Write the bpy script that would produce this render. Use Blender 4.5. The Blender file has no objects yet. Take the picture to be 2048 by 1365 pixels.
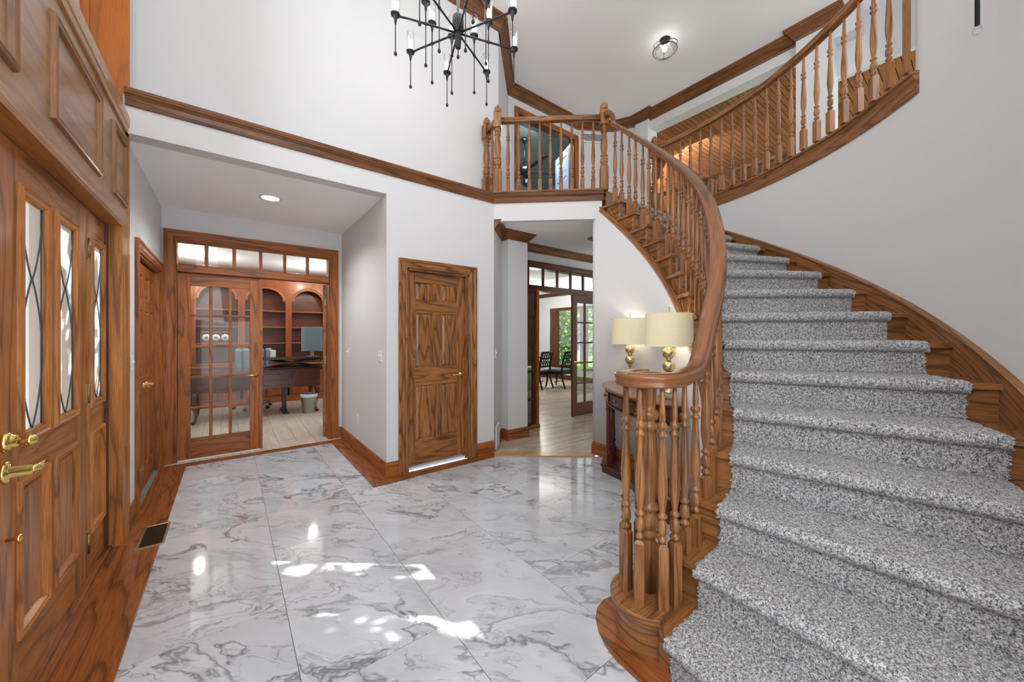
import bpy, math, random
import numpy as np
from mathutils import Vector, Matrix
C = bpy.context.scene.collection
sc = bpy.context.scene
PI = math.pi
rnd = random.Random(7)
# ------------------------------------------------------------------ camera, world, sun, large lights, exposure
YAW = math.atan2(565, 733)
EYE = 1.37
cd = bpy.data.cameras.new('camera'); cd.sensor_width = 36; cd.lens = 36*733/2048; cd.shift_y = -10.5/2048
cd.clip_start = .05; cd.clip_end = 200
cam = bpy.data.objects.new('camera', cd); C.objects.link(cam)
cam.location = (0, 0, EYE); cam.rotation_euler = (PI/2, 0, -YAW); sc.camera = cam
sc.view_settings.view_transform = 'Standard'; sc.view_settings.look = 'None'
sc.view_settings.gamma = 1; sc.view_settings.use_curve_mapping = False
sc.view_settings.exposure = -0.16
wd = bpy.data.worlds.new('world'); sc.world = wd; wd.use_nodes = True
bg = wd.node_tree.nodes['Background']; bg.inputs[0].default_value = (.93, .96, 1, 1); bg.inputs[1].default_value = 1.6
def lamp(kind, name, loc, energy, color=(1, 1, 1), rot=(0, 0, 0), size=1, size_y=None, **kw):
    l = bpy.data.lights.new(name, kind); l.energy = energy; l.color = color
    if kind == 'AREA':
        l.size = size
        if size_y: l.shape = 'RECTANGLE'; l.size_y = size_y
    elif kind in ('POINT', 'SPOT'): l.shadow_soft_size = size
    for k, v in kw.items(): setattr(l, k, v)
    o = bpy.data.objects.new(name, l); C.objects.link(o); o.location = loc; o.rotation_euler = rot
    return o
def aim(o, target):
    d = Vector(target)-o.location; o.rotation_euler = d.to_track_quat('-Z', 'Y').to_euler(); return o
s = lamp('SUN', 'sun', (-6, 6, 9), 30.0, (1, .97, .92)); s.data.angle = .008
aim(s, (-6+1.2, 6-1.0, 9-1.45))
aim(lamp('AREA', 'front_fill_light', (-.50, -.2, 3.3), 150, (.98, .98, 1), size=2.6, size_y=3.2), (3, .5, 3.6))  # added fill in front of the solid left wall, brightening the right wall
aim(lamp('AREA', 'stair_fill_light', (2.6, -2.2, 5.2), 60, (.95, .97, 1), size=2.5, size_y=2.0), (2.2, .8, .5))  # added overhead fill for the treads; no window is built there
aim(lamp('AREA', 'tall_window_light', (-.50, 2.3, 4.0), 34, (.97, .98, 1), size=1.8, size_y=2.0), (3.2, .8, 4.0))
for px_, py_ in ((-.8, 6.9), (1.9, 6.9), (-.4, 8.1), (1.3, 8.1)): lamp('POINT', 'office_downlight', (px_, py_, 2.5), 26, (1, .96, .9), size=.035)
lamp('POINT', 'dining_pendant_light', (6.6, 7.6, 2.0), 120, (1, .96, .9), size=.15)
aim(lamp('AREA', 'low_fill_light', (.7, -2.4, 1.0), 62, (.98, .99, 1), size=3.2, size_y=1.6), (1.1, 3.5, 2.3))  # added low fill behind the camera, brightening the ceilings
aim(lamp('AREA', 'great_room_fill_light', (9.5, -1.5, 4.0), 95, (.97, .98, 1), size=4, size_y=3), (9.0, 3.5, 5.8))  # added area light for the great room; no window is built here
aim(lamp('AREA', 'bedroom_light', (4.6, 5.6, 5.6), 170, (.85, .95, 1), size=1.2), (4.6, 6.6, 3))
# ------------------------------------------------------------------ mesh helpers
class MB:
    def __init__(s): s.v = []; s.f = []; s.uv = []; s.sm = []
    def face(s, pts, uvs, smooth=False):
        b = len(s.v); s.v += [tuple(p) for p in pts]; s.f.append(tuple(range(b, b+len(pts)))); s.uv += [tuple(u) for u in uvs]; s.sm.append(smooth)
    def box(s, x0, x1, y0, y1, z0, z1, g=None, M=None, uo=None):
        a = (x0, y0, z0); b = (x1, y1, z1); d = [b[i]-a[i] for i in range(3)]
        if g is None: g = max(range(3), key=lambda i: d[i])
        elif isinstance(g, str): g = 'xyz'.index(g)
        o = uo if uo is not None else (rnd.random()*9, rnd.random()*9)
        P = lambda i, j, k: (b[0] if i else a[0], b[1] if j else a[1], b[2] if k else a[2])
        for ax, q in ((0, [P(0,0,0),P(0,0,1),P(0,1,1),P(0,1,0)]), (0, [P(1,0,0),P(1,1,0),P(1,1,1),P(1,0,1)]),
                      (1, [P(0,0,0),P(1,0,0),P(1,0,1),P(0,0,1)]), (1, [P(0,1,0),P(0,1,1),P(1,1,1),P(1,1,0)]),
                      (2, [P(0,0,0),P(0,1,0),P(1,1,0),P(1,0,0)]), (2, [P(0,0,1),P(1,0,1),P(1,1,1),P(0,1,1)])):
            t = [i for i in range(3) if i != ax]
            if g in t: u, w = g, [i for i in t if i != g][0]
            else: u, w = t
            s.face([M @ Vector(p) if M else p for p in q], [(p[u]+o[0], p[w]+ax*.37+o[1]) for p in q])
        return s
    def prism(s, poly, z0, z1, M=None, g=0, smooth=False):
        """poly: ccw list (x,y); extruded in z"""
        n = len(poly); T = (lambda p: M @ Vector(p)) if M else (lambda p: p); o = (rnd.random()*9, rnd.random()*9)
        uvf = (lambda p: (p[0]+o[0], p[1]+o[1])) if g == 0 else (lambda p: (p[1]+o[0], p[0]+o[1]))
        s.face([T((p[0], p[1], z1)) for p in poly], [uvf(p) for p in poly])
        s.face([T((p[0], p[1], z0)) for p in poly[::-1]], [uvf(p) for p in poly[::-1]])
        L = 0
        for i in range(n):
            a, b = poly[i], poly[(i+1) % n]; d = math.hypot(b[0]-a[0], b[1]-a[1])
            s.face([T((a[0], a[1], z0)), T((b[0], b[1], z0)), T((b[0], b[1], z1)), T((a[0], a[1], z1))],
                   [(L+o[0], z0), (L+d+o[0], z0), (L+d+o[0], z1), (L+o[0], z1)], smooth); L += d
        return s
    def grid(s, P, UV=None, smooth=True, close_j=False):
        """P: [i][j] points"""
        ni, nj = len(P), len(P[0]); b = len(s.v)
        for r in P: s.v += [tuple(p) for p in r]
        jj = nj if close_j else nj-1
        for i in range(ni-1):
            for j in range(jj):
                k = (j+1) % nj
                s.f.append((b+i*nj+j, b+(i+1)*nj+j, b+(i+1)*nj+k, b+i*nj+k)); s.sm.append(smooth)
                if UV: s.uv += [UV(i, j), UV(i+1, j), UV(i+1, j+1), UV(i, j+1)]
                else: s.uv += [(0, 0)]*4
        return s
    def lathe(s, prof, seg=16, M=None, smooth=True, cap=True):
        """prof: (r,z) from bottom to top"""
        o = rnd.random()*9; P = []; Z = [0]
        for i in range(1, len(prof)): Z.append(Z[-1]+math.hypot(prof[i][0]-prof[i-1][0], prof[i][1]-prof[i-1][1]))
        for r, z in prof:
            row = []
            for k in range(seg):
                a = -2*PI*k/seg; p = Vector((r*math.cos(a), r*math.sin(a), z)); row.append(M @ p if M else p)
            P.append(row)
        rm = max(r for r, z in prof)
        s.grid(P, lambda i, j: (prof[i][1]+o, 2*PI*rm*j/seg+o), smooth, True)
        if cap:
            for row, rev in ((P[0], False), (P[-1], True)):
                q = row if not rev else row[::-1]
                s.face(q, [(p[0]+o, p[1]) for p in q])
        return s
    def tube(s, pts, r, seg=8, cap=True):
        """round tube along 3d points; r number or list"""
        pts = [Vector(p) for p in pts]; n = len(pts); R = r if isinstance(r, (list, tuple)) else [r]*n
        rows = []; L = [0]; up = None
        for i in range(n):
            t = (pts[min(i+1, n-1)]-pts[max(i-1, 0)]).normalized()
            if up is None:
                up = Vector((0, 0, 1)) if abs(t.z) < .9 else Vector((1, 0, 0))
            a = t.cross(up).normalized(); b = a.cross(t).normalized(); up = b
            rows.append([pts[i]+(a*math.cos(2*PI*k/seg)+b*math.sin(2*PI*k/seg))*R[i] for k in range(seg)])
            if i: L.append(L[-1]+(pts[i]-pts[i-1]).length)
        s.grid(rows, lambda i, j: (L[i], 2*PI*max(R)*j/seg), True, True)
        if cap:
            s.face(rows[0][::-1], [(0, 0)]*seg); s.face(rows[-1], [(0, 0)]*seg)
        return s
    def mold(s, path, prof, f, closed=False, nz=None, smooth=False, caps=True):
        """sweep closed profile (a = offset to the left of the path, b = along normal) on a flat path; f(p,q,n)->xyz; mitred"""
        n = len(path); m = len(prof); o = (rnd.random()*9, rnd.random()*9); rows = []; L = [0]
        for i in range(n):
            p = path[i]; pr = path[i-1] if (i or closed) else None; nx = path[(i+1) % n] if (i < n-1 or closed) else None
            ds = []
            for a, b in ((pr, p), (p, nx)):
                if a is None or b is None: continue
                dx, dy = b[0]-a[0], b[1]-a[1]; l = math.hypot(dx, dy)
                if l > 1e-9: ds.append((-dy/l, dx/l))
            if len(ds) == 2:
                mx, my = ds[0][0]+ds[1][0], ds[0][1]+ds[1][1]; q = mx*mx+my*my
                k = 2/q if q > .2 else 2.5; mx *= k; my *= k
            else: mx, my = ds[0]
            z = nz[i] if nz else 0
            rows.append([f(p[0]+mx*a, p[1]+my*a, b+z) for a, b in prof])
            if i: L.append(L[-1]+math.hypot(p[0]-path[i-1][0], p[1]-path[i-1][1]))
        V = [0]
        for j in range(m): V.append(V[-1]+math.hypot(prof[(j+1) % m][0]-prof[j][0], prof[(j+1) % m][1]-prof[j][1]))
        if closed: rows.append(rows[0]); L.append(L[-1]+1)
        s.grid(rows, lambda i, j: (L[i]+o[0], V[j]+o[1]), smooth, True)
        if caps and not closed:
            s.face(rows[0], [(a+o[0], b) for a, b in prof]); s.face(rows[-1][::-1], [(a+o[0], b) for a, b in prof[::-1]])
        return s
XY = lambda p, q, n: (p, q, n)
def obj(name, mb, m, parent=None, bevel=0, kind=None, loc=None, rot=None, fix=True):
    me = bpy.data.meshes.new(name); me.from_pydata(mb.v, [], mb.f)
    uvl = me.uv_layers.new(name='UVMap'); uvl.data.foreach_set('uv', np.array(mb.uv, dtype=np.float32).ravel())
    me.polygons.foreach_set('use_smooth', mb.sm)
    if fix:
        import bmesh
        bm = bmesh.new(); bm.from_mesh(me); bmesh.ops.remove_doubles(bm, verts=bm.verts, dist=1e-5)
        bmesh.ops.recalc_face_normals(bm, faces=bm.faces); bm.to_mesh(me); bm.free()
    if m: me.materials.append(m)
    o = bpy.data.objects.new(name, me); C.objects.link(o)
    if parent: o.parent = parent
    if bevel:
        b = o.modifiers.new('bevel', 'BEVEL'); b.width = bevel; b.segments = 2; b.limit_method = 'ANGLE'; b.angle_limit = .7; b.harden_normals = False
    if kind: o['kind'] = kind
    if loc: o.location = loc
    if rot: o.rotation_euler = rot
    return o
def box(name, x0, x1, y0, y1, z0, z1, m, parent=None, g=None, bevel=0, kind=None):
    return obj(name, MB().box(x0, x1, y0, y1, z0, z1, g), m, parent, bevel, kind)
def lib(o, parent, loc=None, rot=None):        # linked copy of one mesh object
    c = o.copy(); C.objects.link(c); c.parent = parent
    if loc is not None: c.location = loc
    if rot is not None: c.rotation_euler = rot
    return c
def tag(o, label, cat, group=None):
    o['label'] = label; o['category'] = cat
    if group: o['group'] = group
    return o
def thing(name, label, cat, loc=(0, 0, 0), rz=0, group=None):
    o = bpy.data.objects.new(name, None); C.objects.link(o); o.location = loc; o.rotation_euler = (0, 0, rz); o.empty_display_size = .1
    return tag(o, label, cat, group)
def group_empty(name, kind='structure'):
    o = bpy.data.objects.new(name, None); C.objects.link(o); o['kind'] = kind; o.empty_display_size = .1; return o
def copy_tree(o, parent=None):
    c = o.copy(); C.objects.link(c); c.parent = parent
    for ch in list(o.children): copy_tree(ch, c)
    return c
# ------------------------------------------------------------------ materials
def srgb(r, g, b):
    return tuple((((c/255)+.055)/1.055)**2.4 if c/255 > .04045 else c/255/12.92 for c in (r, g, b))+(1,)
class N:
    def __init__(s, name):
        s.m = bpy.data.materials.new(name); s.m.use_nodes = True; s.t = s.m.node_tree; s.b = s.t.nodes['Principled BSDF']
    def n(s, typ, **kw):
        x = s.t.nodes.new(typ)
        for k, v in kw.items():
            if k.startswith('i_'): x.inputs[int(k[2:])].default_value = v
            else: setattr(x, k, v)
        return x
    def l(s, a, b): s.t.links.new(a, b); return s
    def set(s, **kw):
        for k, v in kw.items(): s.b.inputs[k.replace('_', ' ')].default_value = v
        return s
    def math(s, op, a, b=None, c=None):
        x = s.n('ShaderNodeMath', operation=op)
        for i, v in enumerate((a, b, c)):
            if v is None: continue
            if isinstance(v, (int, float)): x.inputs[i].default_value = v
            else: s.l(v, x.inputs[i])
        return x.outputs[0]
    def ramp(s, fac, stops, interp='LINEAR'):
        r = s.n('ShaderNodeValToRGB'); r.color_ramp.interpolation = interp; e = r.color_ramp.elements
        while len(e) > 1: e.remove(e[-1])
        e[0].position = stops[0][0]; e[0].color = stops[0][1]
        for p, c in stops[1:]: q = e.new(p); q.color = c
        s.l(fac, r.inputs[0]); return r.outputs[0]
    def noise(s, vec, scale, detail=2, rough=.5, dist=0):
        x = s.n('ShaderNodeTexNoise'); x.inputs['Scale'].default_value = scale; x.inputs['Detail'].default_value = detail
        x.inputs['Roughness'].default_value = rough; x.inputs['Distortion'].default_value = dist
        if vec is not None: s.l(vec, x.inputs['Vector'])
        return x.outputs['Fac']
    def mapping(s, vec, scale=(1, 1, 1), rot=(0, 0, 0), loc=None):
        x = s.n('ShaderNodeMapping'); x.inputs['Scale'].default_value = scale; x.inputs['Rotation'].default_value = rot
        s.l(vec, x.inputs['Vector'])
        if loc is not None: s.l(loc, x.inputs['Location'])
        return x.outputs[0]
    def mix(s, fac, a, b, typ='MIX'):
        x = s.n('ShaderNodeMix', data_type='RGBA', blend_type=typ)
        for i, v in ((0, fac), (6, a), (7, b)):
            if isinstance(v, (tuple, float, int)): x.inputs[i].default_value = v
            else: s.l(v, x.inputs[i])
        return x.outputs[2]
    def bump(s, h, strength=.2, dist=.002):
        x = s.n('ShaderNodeBump'); x.inputs['Strength'].default_value = strength; x.inputs['Distance'].default_value = dist
        s.l(h, x.inputs['Height']); s.l(x.outputs[0], s.b.inputs['Normal'])
def oak(name, light, mid, dark, rings=9, rough=.33, coat=.2, contrast=1.0, su=.55, sv=5.0, pore=.5):
    light, mid, dark = [(c[0]*1.0, c[1]*.96, c[2]*.86, 1) for c in (light, mid)]+[(dark[0]*.6, dark[1]*.6, dark[2]*.6, 1)]
    a = N(name); uv = a.n('ShaderNodeUVMap').outputs[0]; oi = a.n('ShaderNodeObjectInfo')
    off = a.math('MULTIPLY', oi.outputs['Random'], 31.7)
    cx = a.n('ShaderNodeCombineXYZ'); a.l(off, cx.inputs[0]); a.l(off, cx.inputs[1])
    v1 = a.mapping(uv, (su, sv, 1), loc=cx.outputs[0])
    n1 = a.noise(v1, 1.0, 2.5, .45)
    r = a.math('FRACT', a.math('MULTIPLY', n1, rings))
    ring = a.ramp(r, [(0, (1,)*3+(1,)), (.10, (.25,)*3+(1,)), (.45, (0,)*3+(1,)), (.8, (.35,)*3+(1,)), (1, (1,)*3+(1,))])
    v2 = a.mapping(uv, (7, 210, 1), loc=cx.outputs[0]); n2 = a.noise(v2, 1.0, 2, .6)
    pores = a.ramp(n2, [(.42, (0, 0, 0, 1)), (.66, (1, 1, 1, 1))])
    n3 = a.noise(a.mapping(uv, (.5, 2.2, 1), loc=cx.outputs[0]), 1.3, 2)
    c0 = a.mix(n3, light, mid)
    k = a.math('MULTIPLY', ring, .72*contrast)
    c1 = a.mix(k, c0, dark)
    c2 = a.mix(a.math('MULTIPLY', pores, pore*contrast), c1, dark)
    tone = a.math('ADD', a.math('MULTIPLY', oi.outputs['Random'], .2), .9)
    hs = a.n('ShaderNodeHueSaturation'); a.l(c2, hs.inputs['Color']); a.l(tone, hs.inputs['Value'])
    a.l(hs.outputs[0], a.b.inputs['Base Color'])
    a.set(Roughness=rough, Coat_Weight=coat*.7, Coat_Roughness=.15, Specular_IOR_Level=.35)
    a.bump(a.math('ADD', a.math('MULTIPLY', pores, -.6), a.math('MULTIPLY', ring, -.4)), .25, .0012)
    return a.m
MOLD = oak('oak_moulding', srgb(146, 94, 54), srgb(118, 74, 40), srgb(64, 36, 16), rings=6, coat=.15, rough=.35)
OAK = oak('oak_stained', srgb(172, 122, 78), srgb(146, 98, 60), srgb(84, 50, 26))
OAK_TRIM = oak('oak_trim_orange', srgb(184, 112, 54), srgb(158, 88, 38), srgb(88, 46, 18), coat=.1, rough=.4)
OAK_DOOR = oak('oak_door', srgb(180, 124, 74), srgb(150, 98, 54), srgb(74, 44, 22), rings=12, contrast=1.15)
OAK_FRONT = oak('oak_front_door', srgb(204, 138, 76), srgb(182, 114, 58), srgb(108, 62, 28), rings=8, rough=.34, coat=.15)
OAK_BAND = oak('oak_pale_band', srgb(194, 150, 116), srgb(174, 130, 98), srgb(128, 90, 64), rings=6, contrast=.7)
OAK_FLOOR = oak('oak_floor_board', srgb(170, 104, 54), srgb(140, 80, 40), srgb(84, 44, 20), rings=10, rough=.22, coat=.5)
OAK_DARK = oak('oak_dark', srgb(116, 66, 36), srgb(92, 50, 26), srgb(46, 22, 10), rings=8, rough=.4, coat=.15)
OAK_STAIR = oak('oak_stair', srgb(176, 124, 78), srgb(148, 98, 58), srgb(84, 50, 26), rings=10, rough=.25, coat=.4)
RAIL = oak('oak_handrail', srgb(158, 104, 66), srgb(126, 80, 48), srgb(64, 36, 18), rings=7, rough=.22, coat=.45, su=.4)
CHERRY = oak('cherry_bookcase', srgb(176, 98, 50), srgb(144, 74, 36), srgb(88, 42, 20), rings=5, rough=.35, contrast=.6)
CHERRY_BACK = oak('cherry_back_panel', srgb(118, 64, 36), srgb(94, 48, 26), srgb(54, 26, 13), rings=5, contrast=.6)
MAHOG = oak('mahogany', srgb(98, 46, 24), srgb(72, 32, 17), srgb(36, 16, 9), rings=5, rough=.25, coat=.5, contrast=.7)
PINE = oak('pine_ceiling_plank', srgb(178, 124, 90), srgb(150, 98, 68), srgb(100, 60, 38), rings=5, rough=.4, coat=.15, contrast=.55)
JAMB = oak('oak_orange_jamb', srgb(196, 116, 46), srgb(176, 98, 36), srgb(132, 66, 20), rings=4, contrast=.5)
def plain(name, col, rough=.5, metal=0, **kw):
    a = N(name); a.set(Base_Color=col, Roughness=rough, Metallic=metal, **kw); return a.m
def paint(name, col, rough=.6):
    a = N(name); tc = a.n('ShaderNodeTexCoord').outputs['Object']
    n = a.noise(tc, 420, 2, .6); m = a.noise(tc, .7, 2)
    a.l(a.mix(a.math('MULTIPLY', m, .06), col, (col[0]*.85, col[1]*.85, col[2]*.86, 1)), a.b.inputs['Base Color'])
    a.set(Roughness=rough); a.bump(n, .08, .001); return a.m
WALL = paint('wall_paint', srgb(212, 212, 213)); CEIL = paint('ceiling_paint', srgb(249, 250, 252), .8)
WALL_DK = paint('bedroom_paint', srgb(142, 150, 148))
WHITE = plain('white_plastic', srgb(232, 232, 232), .35)
GROUT = plain('grout', srgb(120, 118, 116), .9)
BRASS = plain('polished_brass', srgb(236, 206, 128), .13, 1)
BRASS_OLD = plain('antique_brass', srgb(212, 198, 150), .28, 1)
IRON = plain('dark_iron', srgb(52, 52, 54), .5, .6)
BLACK = plain('black_lacquer', srgb(18, 18, 19), .3)
CHROME = plain('brushed_steel', srgb(176, 176, 176), .28, 1)
HINGE = plain('hinge_brass', srgb(150, 128, 88), .35, 1)
LEAD = plain('lead_came', srgb(84, 88, 92), .5, .7)
DARKGAP = plain('dark_gap', srgb(18, 12, 9), .8)
def thin_glass(name, tint=(.97, .985, .98, 1), gloss=.9):
    a = N(name); t = a.t; t.nodes.remove(a.b); out = t.nodes['Material Output']
    tr = a.n('ShaderNodeBsdfTransparent'); tr.inputs[0].default_value = tint
    gl = a.n('ShaderNodeBsdfGlossy'); gl.inputs['Roughness'].default_value = .02
    fr = a.n('ShaderNodeFresnel'); fr.inputs[0].default_value = 1.45; mx = a.n('ShaderNodeMixShader')
    a.l(a.math('MULTIPLY', fr.outputs[0], gloss*.55), mx.inputs[0]); a.l(tr.outputs[0], mx.inputs[1]); a.l(gl.outputs[0], mx.inputs[2]); a.l(mx.outputs[0], out.inputs[0])
    return a.m
GLASS = thin_glass('window_glass')
def frosted(name):
    a = N(name); t = a.t; t.nodes.remove(a.b); out = t.nodes['Material Output']
    tr = a.n('ShaderNodeBsdfTransparent'); tr.inputs[0].default_value = (.95, .97, .97, 1)
    gl = a.n('ShaderNodeBsdfTranslucent'); gl.inputs[0].default_value = (.85, .9, .9, 1); mx = a.n('ShaderNodeMixShader'); mx.inputs[0].default_value = .3
    a.l(tr.outputs[0], mx.inputs[1]); a.l(gl.outputs[0], mx.inputs[2]); a.l(mx.outputs[0], out.inputs[0]); return a.m
BEVELGLASS = frosted('bevelled_glass')
def emit(name, col, st):
    a = N(name); a.set(Base_Color=col, Emission_Color=col, Emission_Strength=st); return a.m
BULB = emit('bulb_glow', (1, .97, .92, 1), 8)
def marble():
    a = N('marble_tile'); tc = a.n('ShaderNodeTexCoord').outputs['Object']; oi = a.n('ShaderNodeObjectInfo')
    off = a.n('ShaderNodeCombineXYZ'); a.l(a.math('MULTIPLY', oi.outputs['Random'], 43.0), off.inputs[0]); a.l(a.math('MULTIPLY', oi.outputs['Random'], 17.0), off.inputs[1])
    v = a.mapping(a.mapping(tc, (1, 1, 1), (0, 0, YAW+.12)), (1.0, 2.2, 1), loc=off.outputs[0])
    w = a.n('ShaderNodeTexNoise'); w.inputs['Scale'].default_value = 1.7; w.inputs['Detail'].default_value = 4; a.l(v, w.inputs['Vector'])
    ad = a.n('ShaderNodeVectorMath', operation='MULTIPLY_ADD'); a.l(w.outputs['Color'], ad.inputs[0]); ad.inputs[1].default_value = (1.3, 1.3, 0); a.l(v, ad.inputs[2])
    def vein(sc, lo, wid, det=5):
        n = a.noise(ad.outputs[0], sc, det, .55); d = a.math('ABSOLUTE', a.math('SUBTRACT', n, .5))
        return a.ramp(d, [(0, (1, 1, 1, 1)), (lo, (.45,)*3+(1,)), (wid, (0, 0, 0, 1))])
    v1 = vein(1.25, .010, .030); v2 = vein(2.9, .008, .022); v3 = vein(.7, .03, .12, 4)
    msk = a.ramp(a.noise(v, 1.4, 2), [(.42, (0, 0, 0, 1)), (.62, (1, 1, 1, 1))])
    msk2 = a.ramp(a.noise(ad.outputs[0], .9, 3), [(.40, (.1,)*3+(1,)), (.6, (1, 1, 1, 1))])
    base = a.mix(a.noise(ad.outputs[0], 2.2, 5, .6), srgb(216, 218, 222), srgb(188, 191, 196))
    c = a.mix(a.math('MULTIPLY', v3, .30), base, srgb(146, 148, 152))
    c = a.mix(a.math('MULTIPLY', a.math('MULTIPLY', v1, msk2), .85), c, srgb(92, 92, 96))
    c = a.mix(a.math('MULTIPLY', a.math('MULTIPLY', v2, msk), .8), c, srgb(112, 108, 108))
    a.l(c, a.b.inputs['Base Color']); a.set(Roughness=.06, Coat_Weight=.2, Coat_Roughness=.03); return a.m
MARBLE = marble()
def carpet():
    a = N('carpet_pile'); tc = a.n('ShaderNodeTexCoord').outputs['Object']
    n1 = a.noise(tc, 210, 2, .7); n2 = a.noise(tc, 90, 2, .6); n3 = a.noise(tc, 6, 2)
    f = a.math('ADD', a.math('MULTIPLY', n1, .62), a.math('MULTIPLY', n2, .38))
    c = a.ramp(f, [(.37, srgb(58, 58, 62)), (.46, srgb(134, 134, 136)), (.55, srgb(200, 199, 199)), (.67, srgb(242, 241, 240))])
    c = a.mix(a.math('MULTIPLY', n3, .25), c, srgb(150, 150, 152), 'MULTIPLY')
    a.l(c, a.b.inputs['Base Color']); a.set(Roughness=1, Sheen_Weight=.1); a.bump(f, .9, .006); return a.m
CARPET = carpet()
def plankfloor(name, l, d, crack):
    a = N(name); uv = a.n('ShaderNodeUVMap').outputs[0]; oi = a.n('ShaderNodeObjectInfo')
    cx = a.n('ShaderNodeCombineXYZ'); a.l(a.math('MULTIPLY', oi.outputs['Random'], 57), cx.inputs[0]); a.l(a.math('MULTIPLY', oi.outputs['Random'], 23), cx.inputs[1])
    v = a.mapping(uv, (1.2, 9, 1), loc=cx.outputs[0]); n = a.noise(v, 1.2, 4, .6)
    c = a.mix(a.ramp(n, [(.35, (0, 0, 0, 1)), (.65, (1, 1, 1, 1))]), l, d)
    k = a.math('ABSOLUTE', a.math('SUBTRACT', a.noise(a.mapping(uv, (1.5, 5, 1), loc=cx.outputs[0]), 1, 4), .5))
    c = a.mix(a.math('MULTIPLY', a.ramp(k, [(0, (1, 1, 1, 1)), (.025, (0, 0, 0, 1))]), crack), c, srgb(86, 74, 64))
    a.l(c, a.b.inputs['Base Color']); a.set(Roughness=.3); return a.m
PLANK_OFFICE = plankfloor('office_plank_tile', srgb(214, 204, 190), srgb(190, 178, 162), .15)
PLANK_DINING = plankfloor('dining_plank_tile', srgb(206, 192, 172), srgb(170, 154, 132), .35)
def linen():
    a = N('linen_shade'); tc = a.n('ShaderNodeUVMap').outputs[0]
    n = a.noise(a.mapping(tc, (420, 60, 1)), 1, 2); m = a.noise(a.mapping(tc, (60, 420, 1)), 1, 2)
    c = a.mix(a.math('MULTIPLY', a.math('ADD', n, m), .5), srgb(226, 216, 184), srgb(176, 164, 130))
    a.l(c, a.b.inputs['Base Color']); a.set(Roughness=.9); a.l(c, a.b.inputs['Emission Color']); a.b.inputs['Emission Strength'].default_value = .45
    a.bump(n, .2, .001); return a.m
LINEN = linen()
# ------------------------------------------------------------------ the large structure
F2 = 3.04; CZ = 5.48; CX, CY = 1.71, 2.68
def clip(poly, a, b, c):     # keep a*x+b*y<=c
    out = []
    for i in range(len(poly)):
        p, q = poly[i], poly[(i+1) % len(poly)]; dp = a*p[0]+b*p[1]-c; dq = a*q[0]+b*q[1]-c
        if dp <= 0: out.append(p)
        if dp*dq < 0: t = dp/(dp-dq); out.append((p[0]+(q[0]-p[0])*t, p[1]+(q[1]-p[1])*t))
    return out
floor = group_empty('floor')
obj('grout_bed', MB().prism([(-.64, -2), (4.4, -2), (4.4, 2.2), (3.3, 2.72), (2.46, 3.53), (1.1, 3.54), (1.1, 5.25), (-.64, 5.25)], -.05, -.004), GROUT, floor)
TX = [-.363, .225, .822, 1.419, 2.016, 2.613, 3.21, 3.81, 4.4]
nx, ny = .705, .915; dd = math.hypot(nx, ny); nx /= dd; ny /= dd; nc = nx*2.372+ny*3.404
for i in range(len(TX)-1):
    y0 = -2.626 if i % 2 == 0 else -2.03
    for j in range(7):
        a, b = y0+j*1.2+(.0), y0+(j+1)*1.2
        x0, x1 = TX[i]+.0015, TX[i+1]-.0015; a += .0015; b -= .0015
        top = 5.11 if i < 2 else 3.39
        if i == 2 and a > 3.3: top = 5.11; x1 = 1.03
        if i < 2: x1 = min(x1, 1.03)
        P = [(x0, max(a, -2)), (x1, max(a, -2)), (x1, min(b, top)), (x0, min(b, top))]
        if P[2][1]-P[0][1] < .01: continue
        P = clip(P, nx, ny, nc-.002) if i > 2 else P
        if len(P) > 2: obj('marble_tile', MB().prism(P, -.012, 0), MARBLE, floor)
def polys(name, lst, z0, z1, m, kind='structure', child='board', bevel=.0015):
    g = group_empty(name, kind)
    for P, gr in lst: obj(child, MB().prism(P, z0, z1, g=gr), m, g, bevel)
    return g
polys('trim_1', [([(-.60, -1.9), (-.363, -1.9), (-.363, 3.43), (-.60, 3.43)], 1), ([(-.57, 3.432), (-.363, 3.432), (-.363, 5.11), (-.57, 5.25)], 1),
                 ([(-.363, 5.11), (1.03, 5.11), (1.2, 5.25), (-.57, 5.25)], 0), ([(1.03, 3.39), (1.2, 3.54), (1.2, 5.25), (1.03, 5.11)], 1),
                 ([(1.03, 3.39), (2.372, 3.404), (2.46, 3.54), (1.2, 3.54)], 0)], -.02, .003, OAK_FLOOR)
obj('threshold', MB().prism([(2.372, 3.404), (3.27, 2.705), (3.345, 2.83), (2.46, 3.54)], -.02, .012), oak('oak_light_threshold', srgb(206, 168, 122), srgb(186, 142, 96), srgb(140, 96, 56), rings=5, contrast=.6), None, .003, 'structure')
box('door_sill', -.72, -.60, 1.40, 3.47, -.02, .018, OAK_FLOOR, bevel=.004)['kind'] = 'structure'
# plank floors beyond the doorways: every plank its own piece
def plankroom(name, x0, x1, y0, y1, along, w, ln, m, child='plank', clipf=None, z0=-.012, z1=0.0):
    g = group_empty(name); r = random.Random(3); k = 0
    a0, a1, b0, b1 = (x0, x1, y0, y1) if along == 'x' else (y0, y1, x0, x1)
    b = b0
    while b < b1-1e-6:
        a = a0-(k*0.37 % 1)*ln; k += 1
        while a < a1:
            s0, s1, t0, t1 = max(a, a0)+.002, min(a+ln, a1)-.002, b+.002, min(b+w, b1)-.002
            a += ln
            if s1-s0 < .02: continue
            P = [(s0, t0), (s1, t0), (s1, t1), (s0, t1)] if along == 'x' else [(t0, s0), (t1, s0), (t1, s1), (t0, s1)]
            if clipf: P = clipf(P)
            if len(P) > 2: obj(child, MB().prism(P, z0, z1, g=0 if along == 'x' else 1), m, g)
        b += w
    return g
plankroom('floor_office', -1.5, 2.5, 5.25, 9.3, 'y', .2, 1.2, PLANK_OFFICE)
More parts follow.
